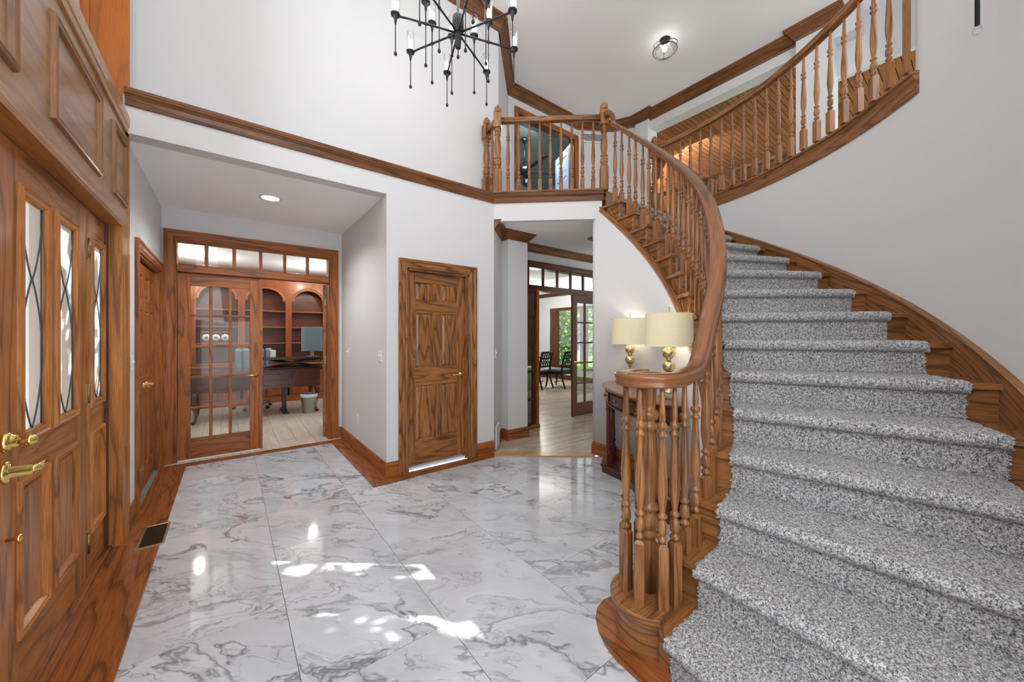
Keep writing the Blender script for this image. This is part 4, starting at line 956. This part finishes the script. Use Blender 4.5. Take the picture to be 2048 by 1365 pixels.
for c0 in (-.36, .0, .36):
    pts = []
    for t in np.linspace(-.15, .15, 9):
        yy = c0+t; q = max(0, 1-(yy/.66)**2); pts.append((.02-.249*math.sqrt(q)-.004, yy))
    dr = obj('drawer', MB().mold(pts, [(-.004, .735), (-.004, .825), (.006, .825), (.006, .735)], XY), MAHOG, ct, .002)
    mpt = pts[4]; nv = Vector((-.66*(.02-mpt[0]), mpt[1]*.249*.249/.66/.66*2.65, 0)) if False else Vector((-1, mpt[1]*.9, 0)); obj('knob', MB().lathe([(.004, 0), (.005, .008), (.012, .014), (.013, .02), (0, .024)], 12, Matrix.Translation((mpt[0]+.002, mpt[1], .78)) @ nv.to_track_quat('Z', 'Y').to_matrix().to_4x4(), cap=False), HINGE, dr)
TL = [(.022, .12), (.026, .14), (.018, .155), (.014, .17), (.024, .19), (.026, .215), (.020, .235), (.028, .25), (.030, .262), (.022, .28), (.025, .30), (.022, .45), (.020, .60), (.024, .63), (.028, .64), (.022, .66), (.026, .69), (.028, .705)]
for yy in (-.42, -.62, .36, .62):
    q = max(0, 1-(yy/.70)**2); x = .02-.25*math.sqrt(q)+.03
    if abs(yy) > .6: x = -.02
    lg = MB(); lg.lathe(TL, 14); lg.box(-.030, .030, -.030, .030, .10, .19); lg.box(-.034, .034, -.034, .034, .085, .10); o = obj('leg', lg, MAHOG, ct, .003, loc=(x, yy, 0))
shelf = [(.02, -.68), (.02, .68), (-.06, .68)]+[(-.19, .42)]+[(-.245+.10*math.cos(t), .42*math.sin(t)) for t in []]
shelf = [(.02, -.68), (.02, .68), (-.08, .68), (-.21, .46), (-.235, .40), (-.19, .30), (-.13, .16), (-.115, 0), (-.13, -.16), (-.19, -.30), (-.235, -.44), (-.21, -.52), (-.08, -.68)]
obj('lower_shelf', MB().prism(shelf, .06, .088, g=1), MAHOG, ct, .006)
obj('plinth', MB().prism([(.02, -.67), (.02, .67), (-.07, .67), (-.195, .455), (-.22, .40), (-.175, .30), (-.115, .16), (-.10, 0), (-.115, -.16), (-.175, -.30), (-.22, -.44), (-.195, -.51), (-.07, -.67)], 0, .06, g=1), MAHOG, ct, .004)
def table_lamp(label, loc):
    t = thing('table_lamp', label, 'table lamp', loc, 0, 'matching brass table lamps on the console')
    obj('crystal_base', MB().box(-.055, .055, -.055, .055, 0, .045), GLASSV, t, .004); obj('base_plate', MB().lathe([(0, .045), (.045, .046), (.045, .058), (.020, .066), (.012, .09), (.011, .17), (.018, .19), (.024, .20)], 24, cap=False).box(-.04, .04, -.04, .04, .002, .012), BRASS_OLD, t)
    for zc in (.252, .355): obj('brass_ball', MB().lathe([(.047*math.sin(a)+.0006, zc-.047*math.cos(a)) for a in np.linspace(0.12, PI-.12, 18)], 28), BRASS_OLD, t)
    obj('neck', MB().lathe([(.020, .296), (.012, .302), (.012, .305), (.022, .311), (.018, .30)], 16, cap=False).lathe([(.02, .398), (.012, .405), (.008, .415), (.008, .67), (.004, .68)], 12), BRASS_OLD, t)
    obj('lamp_shade', MB().lathe([(.178, .408), (.172, .660)], 48, cap=False), LINEN, t)
    for z in (.409, .659): obj('shade_trim', MB().tube([((.1785 if z < .5 else .1725)*math.cos(a), (.1785 if z < .5 else .1725)*math.sin(a), z) for a in np.linspace(0, 2*PI, 49)], .0022, 5, cap=False), LINEN, t)
    obj('finial', MB().tube([(.012*math.cos(a), 0, .70+.012*math.sin(a)) for a in np.linspace(0, 2*PI, 17)], .003, 6, cap=False).lathe([(.006, .675), (.003, .69)], 8), BRASS_OLD, t)
    obj('bulb', MB().lathe([(.014, .44), (.03, .49), (.02, .53), (0, .54)], 12, cap=False), BULB, t)
    lamp('POINT', 'lamp_bulb', (loc[0], loc[1], loc[2]+.56), 3.2, (1, .88, .70), size=.03)
    return t
def ontable(p_, off): c_, s_ = uu; return (TO[0]+off*c_-p_*s_, TO[1]+off*s_+p_*c_, .881)
table_lamp('nearer brass double-ball table lamp, right one on the console', (2.71, 1.515, .881))
table_lamp('farther brass double-ball table lamp, left one on the console', (3.14, 2.16, .881))
# ------------------------------------------------------------------ office
BY = 8.95
bk = group_empty('bookcase'); del bk['kind']; tag(bk, 'wall of cherry bookcases with arched openings and fluted pilasters in the office', 'bookcase')
def ob(name, *a, m=CHERRY, bv=0, parent=bk): return obj(name, MB().box(*a), m, parent, bv)
ob('back_panel', -1.35, 2.55, BY+.26, BY+.28, .7, 2.5, m=CHERRY_BACK)
ob('frieze', -1.35, 2.55, BY+.02, BY+.04, 2.33, 2.62)
pil = [-1.30, -.55, .19, .98, 1.72]
for x in pil:
    ob('pilaster', x-.055, x+.055, BY-.03, BY+.02, .82, 2.09, 'z')
    for i in range(5): ob('flute', x-.042+i*.019, x-.032+i*.019, BY-.036, BY-.03, .86, 2.05, 'z', bv=.002)
    ob('divider', x-.03, x+.03, BY+.02, BY+.26, .7, 2.6, 'z')
for a, b_ in zip(pil[:-1], pil[1:]):
    cx_ = (a+b_)/2; w = (b_-a)/2; r = w-.10
    P = [(b_, 2.62), (a, 2.62), (a, 2.07), (a+.09, 2.07)]+[(cx_-r*math.cos(t), 2.085+.245*math.sin(t)) for t in np.linspace(0, PI, 22)]+[(b_-.09, 2.07), (b_, 2.07)]
    n_ = len(P); mb = MB(); M_ = Matrix(((1, 0, 0, 0), (0, 0, -1, BY+.02), (0, 1, 0, 0), (0, 0, 0, 1)))
    # split into quads around the arch
    arcp = [(cx_-r*math.cos(t), 2.085+.245*math.sin(t)) for t in np.linspace(0, PI, 22)]
    for p0, p1 in zip(arcp[:-1], arcp[1:]): mb.prism([(p0[0], p0[1]), (p1[0], p1[1]), (p1[0], 2.62), (p0[0], 2.62)], 0, .04, M_)
    mb.prism([(a, 2.07), (a+.1, 2.07), (a+.1, 2.62), (a, 2.62)], 0, .04, M_); mb.prism([(b_-.1, 2.07), (b_, 2.07), (b_, 2.62), (b_-.1, 2.62)], 0, .04, M_)
    obj('arch', mb, CHERRY, bk)
    obj('arch_moulding', MB().mold(arcp, [(0, .04), (0, .055), (.03, .058), (.045, .048), (.05, .04)], lambda p, q, n: (p, BY+.02-n, q)), OAK_TRIM, bk)
    for z in (.82, 1.215, 1.545, 1.875): ob('shelf', a+.03, b_-.03, BY+.03, BY+.26, z-.012, z+.012, 'x', bv=.002)
    ob('cabinet', a+.02, b_-.02, BY-.02, BY+.26, .08, .76, 'z'); ob('drawer_front', a+.07, b_-.07, BY-.035, BY-.02, .60, .72, 'x', bv=.005)
    for x0, x1 in ((a+.07, cx_-.01), (cx_+.01, b_-.07)): ob('cabinet_door', x0, x1, BY-.035, BY-.02, .14, .57, 'z', bv=.006)
ob('counter', -1.4, 2.58, BY-.08, BY+.26, .76, .80, 'x', bv=.006); ob('toe_board', -1.4, 2.58, BY-.03, BY, 0, .12, 'x')
moldz('trim_13', [(-1.6, 9.3), (2.6, 9.3)], CROWN, -1, 2.74, CHERRY)
for x in (-.345, -.205, -.065):
    t = thing('decorative_plate', {-.345: 'white patterned plate, leftmost of the three standing in the bookcase', -.205: 'white patterned plate, middle of the three standing in the bookcase', -.065: 'white patterned plate, rightmost of the three standing in the bookcase'}[x], 'plate', (x, BY+.05, 1.27), 0, 'plates in the office bookcase')
    R1 = Matrix.Translation((0, 0, .065)) @ Matrix.Rotation(PI/2, 4, 'X')
    obj('dish', MB().lathe([(0, .004), (.035, .004), (.045, .010), (.064, .014), (.065, .017), (0, .010)], 28, R1, cap=False), WHITE, t)
    obj('painted_pattern', MB().lathe([(.006, .0175), (.028, .0175)], 7, R1, cap=False), plain('plate_pattern', srgb(110, 116, 126), .4) if x == -.345 else bpy.data.materials['plate_pattern'], t)
ps = thing('plate_rack', 'carved pale wooden display rail holding three plates in the office bookcase', 'rack', (-.2, BY+.08, 1.227))
obj('ledge', MB().box(-.24, .24, -.05, .03, 0, .02), OAK_TRIM, ps, .004); obj('top_rail', MB().box(-.24, .24, .0, .02, .20, .225), OAK_TRIM, ps, .004)
for x in (-.235, .22): obj('bracket', MB().box(x, x+.018, -.02, .02, .02, .2), OAK_TRIM, ps, .003)
# desk
dk = thing('office_desk', 'dark mahogany panelled desk with cabriole legs in the office', 'desk', (.42, 7.72, 0))
def od(name, *a, m=MAHOG, bv=.003, g=None): return obj(name, MB().box(*a, g), m, dk, bv)
od('desk_top', -.95, .93, -.38, .38, .775, .80, g='x', bv=.008); od('top_moulding', -.93, .91, -.365, .365, .755, .775, g='x')
od('apron', -.90, .88, -.345, .345, .475, .755, g='x')
for x in (-.82, -.40, .02, .44): od('panel', x, x+.37, -.356, -.345, .52, .72, g='x', bv=.006)
def cab(x, y, sx, sy):
    pts = [(x, y, .48), (x+.018*sx, y+.018*sy, .42), (x+.02*sx, y+.02*sy, .36), (x+.0*sx, y, .22), (x-.012*sx, y-.012*sy, .12), (x+.0*sx, y, .05), (x+.03*sx, y+.03*sy, .022)]
    obj('leg', MB().tube(pts, [.040, .042, .036, .024, .018, .02, .026], 10), MAHOG, dk)
for sx in (-1, 1):
    for sy in (-1, 1): cab(.83*sx-.01, .31*sy, sx, sy)
sd = thing('desk_riser', 'black sit-stand desk converter with crossed arms on the office desk', 'desk converter', (.92, 7.65, .801))
obj('platform', MB().box(-.47, .47, -.30, .25, .155, .185), BLACK, sd, .006); obj('base_frame', MB().box(-.42, .42, -.2, -.17, 0, .02).box(-.42, .42, .15, .18, 0, .02), BLACK, sd, .003)
obj('keyboard_tray', MB().box(-.40, .40, -.36, -.22, .10, .115), BLACK, sd, .003)
for y_ in (-.18, .16):
    for a, b_ in ((-.38, .38), (.38, -.38)): obj('cross_arm', MB().tube([(a, y_, .015), (b_, y_, .15)], .012, 6), BLACK, sd)
mo = thing('monitor', 'flat desktop monitor turned toward the doorway on the standing desk', 'monitor', (1.20, 7.60, .988), math.radians(-22))
obj('screen', MB().box(-.17, .17, -.012, .012, .10, .54), plain('screen_glass', srgb(126, 150, 164), .08, .3), mo, .003); obj('bezel', MB().box(-.175, .175, .0, .02, .095, .545), CHROME, mo, .004)
obj('stand', MB().box(-.03, .03, .02, .035, .0, .36).box(-.10, .10, -.06, .09, 0, .012), CHROME, mo, .003)
of = thing('office_chair', 'grey tufted leather office chair on a chrome five-star base behind the desk', 'chair', (.36, 8.46, 0), math.radians(8))
LEA = plain('grey_leather', srgb(120, 128, 134), .35)
bkm = MB()
for i in range(5):
    x = -.235+i*.1175; bkm.grid([[(x+.062*math.cos(a)*(.9 if abs(i-2) == 2 else 1), .02+.05*math.sin(a)-.03*abs(i-2)*.8, z) for a in np.linspace(0, 2*PI, 13)] for z in (.50, .6, .8, 1.0, 1.09)], None, True, False)
    bkm.lathe([(.062, 1.09), (.055, 1.115), (.03, 1.135), (0, 1.14)], 12, Matrix.Translation((x, .02-.024*abs(i-2), 0)) @ Matrix.Diagonal((1, .8, 1, 1)), cap=False)
obj('backrest', bkm, LEA, of); obj('seat', MB().box(-.27, .27, -.52, .02, .44, .54), LEA, of, .04)
for sx in (-1, 1): obj('armrest', MB().tube([(.29*sx, .0, .55), (.31*sx, -.02, .70), (.31*sx, -.32, .70), (.29*sx, -.38, .5)], .03, 8), LEA, of)
obj('gas_lift', MB().lathe([(.03, .10), (.03, .30), (.022, .31), (.022, .44)], 14), CHROME, of)
for i in range(5):
    a = 2*PI*i/5+.3; lg = obj('base_arm', MB().tube([(0, 0, .12), (.30*math.cos(a), .30*math.sin(a), .075)], [.03, .018], 8), CHROME, of)
    obj('caster', MB().lathe([(0, -.022), (.028, -.02), (.028, .02), (0, .022)], 14, Matrix.Translation((.30*math.cos(a), .30*math.sin(a), .03)) @ Matrix.Rotation(PI/2, 4, 'X') @ Matrix.Rotation(a, 4, 'Y'), cap=False), BLACK, lg)
sp = thing('speaker', 'small white upright speaker box on the office desk', 'speaker', (.61, 7.72, .988)); obj('body', MB().box(-.04, .04, -.04, .04, 0, .13), WHITE, sp, .008); obj('speaker_foot', MB().box(-.03, .03, -.03, .03, -.0, .006), BLACK, sp)
wb = thing('wastebasket', 'brushed steel tapered wastebasket on the floor under the desk end', 'wastebasket', (1.13, 7.42, 0))
obj('bin', MB().lathe([(0, .004), (.10, .0), (.105, .004), (.135, .33), (.139, .333), (.135, .336), (.128, .33), (.098, .012), (0, .012)], 28, cap=False), CHROME, wb); obj('liner', MB().lathe([(.140, .28), (.141, .338), (.13, .34), (.127, .28)], 28, cap=False), plain('clear_liner', srgb(196, 202, 206), .3), wb)
dsk = thing('desk_column', 'black steel lifting column and foot under the office desk', 'desk base', (.78, 7.75, 0)); obj('column', MB().box(-.035, .035, -.03, .03, .03, .474), BLACK, dsk, .003); obj('foot', MB().box(-.04, .04, -.28, .28, 0, .03), BLACK, dsk, .006)
ac = thing('wooden_armchair', 'small dark wooden armchair with pale seat at the far left of the office', 'chair', (-.74, 8.5, 0), math.radians(70))
for x, y in ((-.2, -.2), (.2, -.2), (-.2, .2), (.2, .2)): obj('leg', MB().box(x-.018, x+.018, y-.018, y+.018, 0, .46 if y < 0 else .92), MAHOG, ac, .003)
obj('seat', MB().box(-.23, .23, -.23, .2, .44, .49), plain('cream_cushion', srgb(206, 190, 164), .8), ac, .015); obj('back_rail', MB().box(-.2, .2, .185, .215, .80, .92), MAHOG, ac, .004)
for sx in (-1, 1): obj('arm', MB().tube([(.22*sx, .2, .68), (.23*sx, -.22, .68), (.22*sx, -.22, .46)], .016, 8), MAHOG, ac)
# ------------------------------------------------------------------ dining room
DARKSEAT = plain('grey_green_seat', srgb(92, 104, 104), .6)
dc = thing('dining_chair', 'black lattice-back dining chair nearest the glazed door, right of the pair', 'chair', (6.97, 6.98, 0), math.radians(194), 'black dining chairs around the table')
def dparts(dc):
    for x, y, h in ((-.21, -.2, .45), (.21, -.2, .45)): obj('leg', MB().tube([(x, y, h), (x*1.02, y*1.02, .22), (x*1.12, y*1.18, 0)], [.026, .024, .019], 6), BLACK, dc)
    for x in (-.21, .21): obj('leg', MB().tube([(x*1.05, .30, 0), (x, .22, .25), (x, .20, .46), (x, .23, .70), (x*1.05, .29, .96)], [.020, .024, .027, .025, .022], 6), BLACK, dc)
    obj('seat', MB().box(-.235, .235, -.235, .21, .44, .50), DARKSEAT, dc, .02); obj('seat_rail', MB().box(-.225, .225, -.225, .205, .36, .44), BLACK, dc, .003)
    obj('top_rail', MB().tube([(-.23, .29, .95), (0, .30, .965), (.23, .29, .95)], .032, 6), BLACK, dc); obj('middle_rail', MB().tube([(-.21, .25, .80), (.21, .25, .80)], .022, 6), BLACK, dc); obj('low_rail', MB().tube([(-.21, .215, .58), (.21, .215, .58)], .022, 6), BLACK, dc)
    for i in range(5):
        x = -.17+i*.085
        for sg in (-1, 1): obj('lattice_bar', MB().tube([(x-.03*sg, .215, .58), (x+.03*sg, .235, .69), (x-.03*sg, .25, .80), (x+.03*sg, .275, .88), (x-.03*sg, .29, .95)], .0125, 5), BLACK, dc)
    obj('stretcher', MB().tube([(-.22, 0, .16), (.22, 0, .16)], .010, 6), BLACK, dc)
dparts(dc); dc.scale = (1.12, 1.08, .98)
for lb, x, y, r in (('black lattice-back dining chair beside the nearest one, left of the pair', 6.42, 7.22, 192), ('black lattice-back dining chair at the table end, partly hidden by the door frame', 5.75, 7.75, 265), ('black lattice-back dining chair on the window side of the table', 7.0, 9.1, 10)):
    c = copy_tree(dc); c.location = (x, y, 0); c.rotation_euler = (0, 0, math.radians(r)); c['label'] = lb
dt = thing('dining_table', 'dark dining table behind the black chairs with a white runner', 'table', (6.3, 8.3, 0)); obj('table_top', MB().box(-.9, .9, -.45, .45, .72, .755), BLACK, dt, .008)
for x in (-.7, .7): obj('pedestal', MB().lathe([(.20, 0), (.20, .03), (.06, .07), (.05, .4), (.08, .55), (.10, .72)], 16, Matrix.Translation((x, 0, 0))), BLACK, dt)
rn = thing('table_runner', 'folded white cloth lying on the dining table', 'cloth', (6.55, 8.15, .756)); obj('cloth', MB().box(-.35, .35, -.16, .16, 0, .05), WHITE, rn, .012); del rn['category']; rn['category'] = 'cloth'
# ------------------------------------------------------------------ upstairs room: ceiling fan
fn = thing('ceiling_fan', 'black ceiling fan with light kit seen through the upstairs doorway', 'ceiling fan', (5.12, 6.2, 4.98))
obj('downrod', MB().lathe([(.012, .10), (.012, .70)], 10), BLACK, fn); obj('canopy', MB().lathe([(.02, .60), (.07, .68), (.07, .72)], 16), BLACK, fn)
obj('motor', MB().lathe([(.05, -.08), (.10, -.06), (.13, -.01), (.13, .05), (.08, .09), (.02, .11)], 20), BLACK, fn)
for i in range(5):
    a = math.radians(-97+72*i); M_ = Matrix.Rotation(a, 4, 'Z') @ Matrix.Rotation(.2, 4, 'X')
    obj('blade', MB().prism([(.10, -.02), (.18, -.055), (.80, -.07), (.84, -.03), (.84, .03), (.80, .07), (.18, .055), (.10, .02)], -.012, -.002, M_), BLACK, fn)
for i in range(3):
    a = math.radians(20+120*i); obj('light_shade', MB().lathe([(.02, 0), (.03, .03), (.05, .07), (.06, .10)], 14, Matrix.Translation((.07*math.cos(a), .07*math.sin(a), -.10)) @ Matrix.Rotation(a, 4, 'Z') @ Matrix.Rotation(2.3, 4, 'Y'), cap=False), WHITE if i == 0 else IRON, fn)
# ------------------------------------------------------------------ garden outside the dining window
def leafmat(name, c1, c2, c3):
    a = N(name); g = a.n('ShaderNodeNewGeometry'); a.l(a.ramp(g.outputs['Random Per Island'], [(0, c1), (.5, c2), (1, c3)]), a.b.inputs['Base Color']); a.set(Roughness=.5, Transmission_Weight=0); return a.m
LEAF = leafmat('leaf_green', srgb(34, 92, 62), srgb(84, 156, 70), srgb(206, 224, 112)); BARK = plain('bark', srgb(92, 78, 66), .9)
def tree(label, x, y, h, r, n, seed):
    q = np.random.RandomState(seed); t = thing('garden_tree', label, 'tree', (x, y, -.6), 0, 'trees outside the dining window')
    obj('trunk', MB().tube([(0, 0, 0), (.05, .03, h*.5), (0, .1, h*.9)], [.12, .09, .04], 8), BARK, t)
    mb = MB()
    for i in range(n):
        v = q.randn(3); v /= np.linalg.norm(v); rr = r*q.rand()**.4; p = Vector((v[0]*rr, v[1]*rr, h*.55+v[2]*rr*1.25)); s = .05+.06*q.rand()
        E_ = Matrix.Translation(p) @ Matrix.Rotation(q.rand()*6, 4, 'Z') @ Matrix.Rotation(q.rand()*2.2-1.1, 4, 'X') @ Matrix.Rotation(q.rand()*2-1, 4, 'Y')
        mb.face([E_ @ Vector(w) for w in ((0, -s, 0), (s*.5, 0, s*.1), (0, s, 0), (-s*.5, 0, s*.1))], [(0, 0)]*4)
    o = obj('foliage', mb, LEAF, t, fix=False); o['kind'] = 'stuff'
tree('leafy green tree filling the left pane of the dining window', 10.5, 11.0, 4.2, 1.35, 7500, 1); tree('leafy green tree behind the dining window mullion', 11.0, 8.2, 4.4, 1.35, 7500, 2); tree('leafy green tree at the right part of the dining window', 10.6, 5.4, 3.0, 1.2, 4600, 3)
tree('tall dark background tree behind the others outside', 16.8, 12.0, 6.0, 2.5, 6000, 4); tree('broad background tree farther out past the dining window', 18.2, 5.8, 5.6, 2.2, 6000, 5)
obj('ground', MB().box(8.6, 30, -10, 30, -.7, -.6), plain('grass_ground', srgb(96, 132, 70), .9), kind='structure')
lamp('AREA', 'garden_fill_light', (9.2, 6.0, 6.5), 1500, (1, 1, .95), size=4).rotation_euler = (0, math.radians(-55), 0)  # added area light brightening the side of the trees seen from indoors

# added unseen column and shrub outside the entrance, breaking up the sun on the marble
pc = thing('sun_blocker_column', 'unseen white column added outside the front door to block sun', 'column', (-1.35, 2.72, -.1)); obj('shaft', MB().box(-.12, .12, -.38, .30, 0, 3.3, 'z'), WHITE, pc); obj('base', MB().box(-.15, .15, -.42, .34, 0, .25), WHITE, pc, .01)
q = np.random.RandomState(9); pt = thing('sun_dapple_shrub', 'unseen leafy shrub added by the entrance door to dapple the sun', 'shrub', (-1.86, 3.6, -.1)); obj('stem', MB().tube([(0, 0, 0), (0, .05, 2.6)], [.03, .01], 6), BARK, pt); mb = MB()
for i in range(900):
    p = Vector(((q.rand()-.5)*.5, (q.rand()-.5)*1.5, 1.2+2.1*q.rand())); s = .05+.07*q.rand(); E_ = Matrix.Translation(p) @ Matrix.Rotation(q.rand()*6, 4, 'Z') @ Matrix.Rotation(q.rand()*2-1, 4, 'X')
    mb.face([E_ @ Vector(w) for w in ((0, -s, 0), (s*.5, 0, s*.1), (0, s, 0), (-s*.5, 0, s*.1))], [(0, 0)]*4)
o = obj('foliage', mb, LEAF, pt, fix=False); o['kind'] = 'stuff'
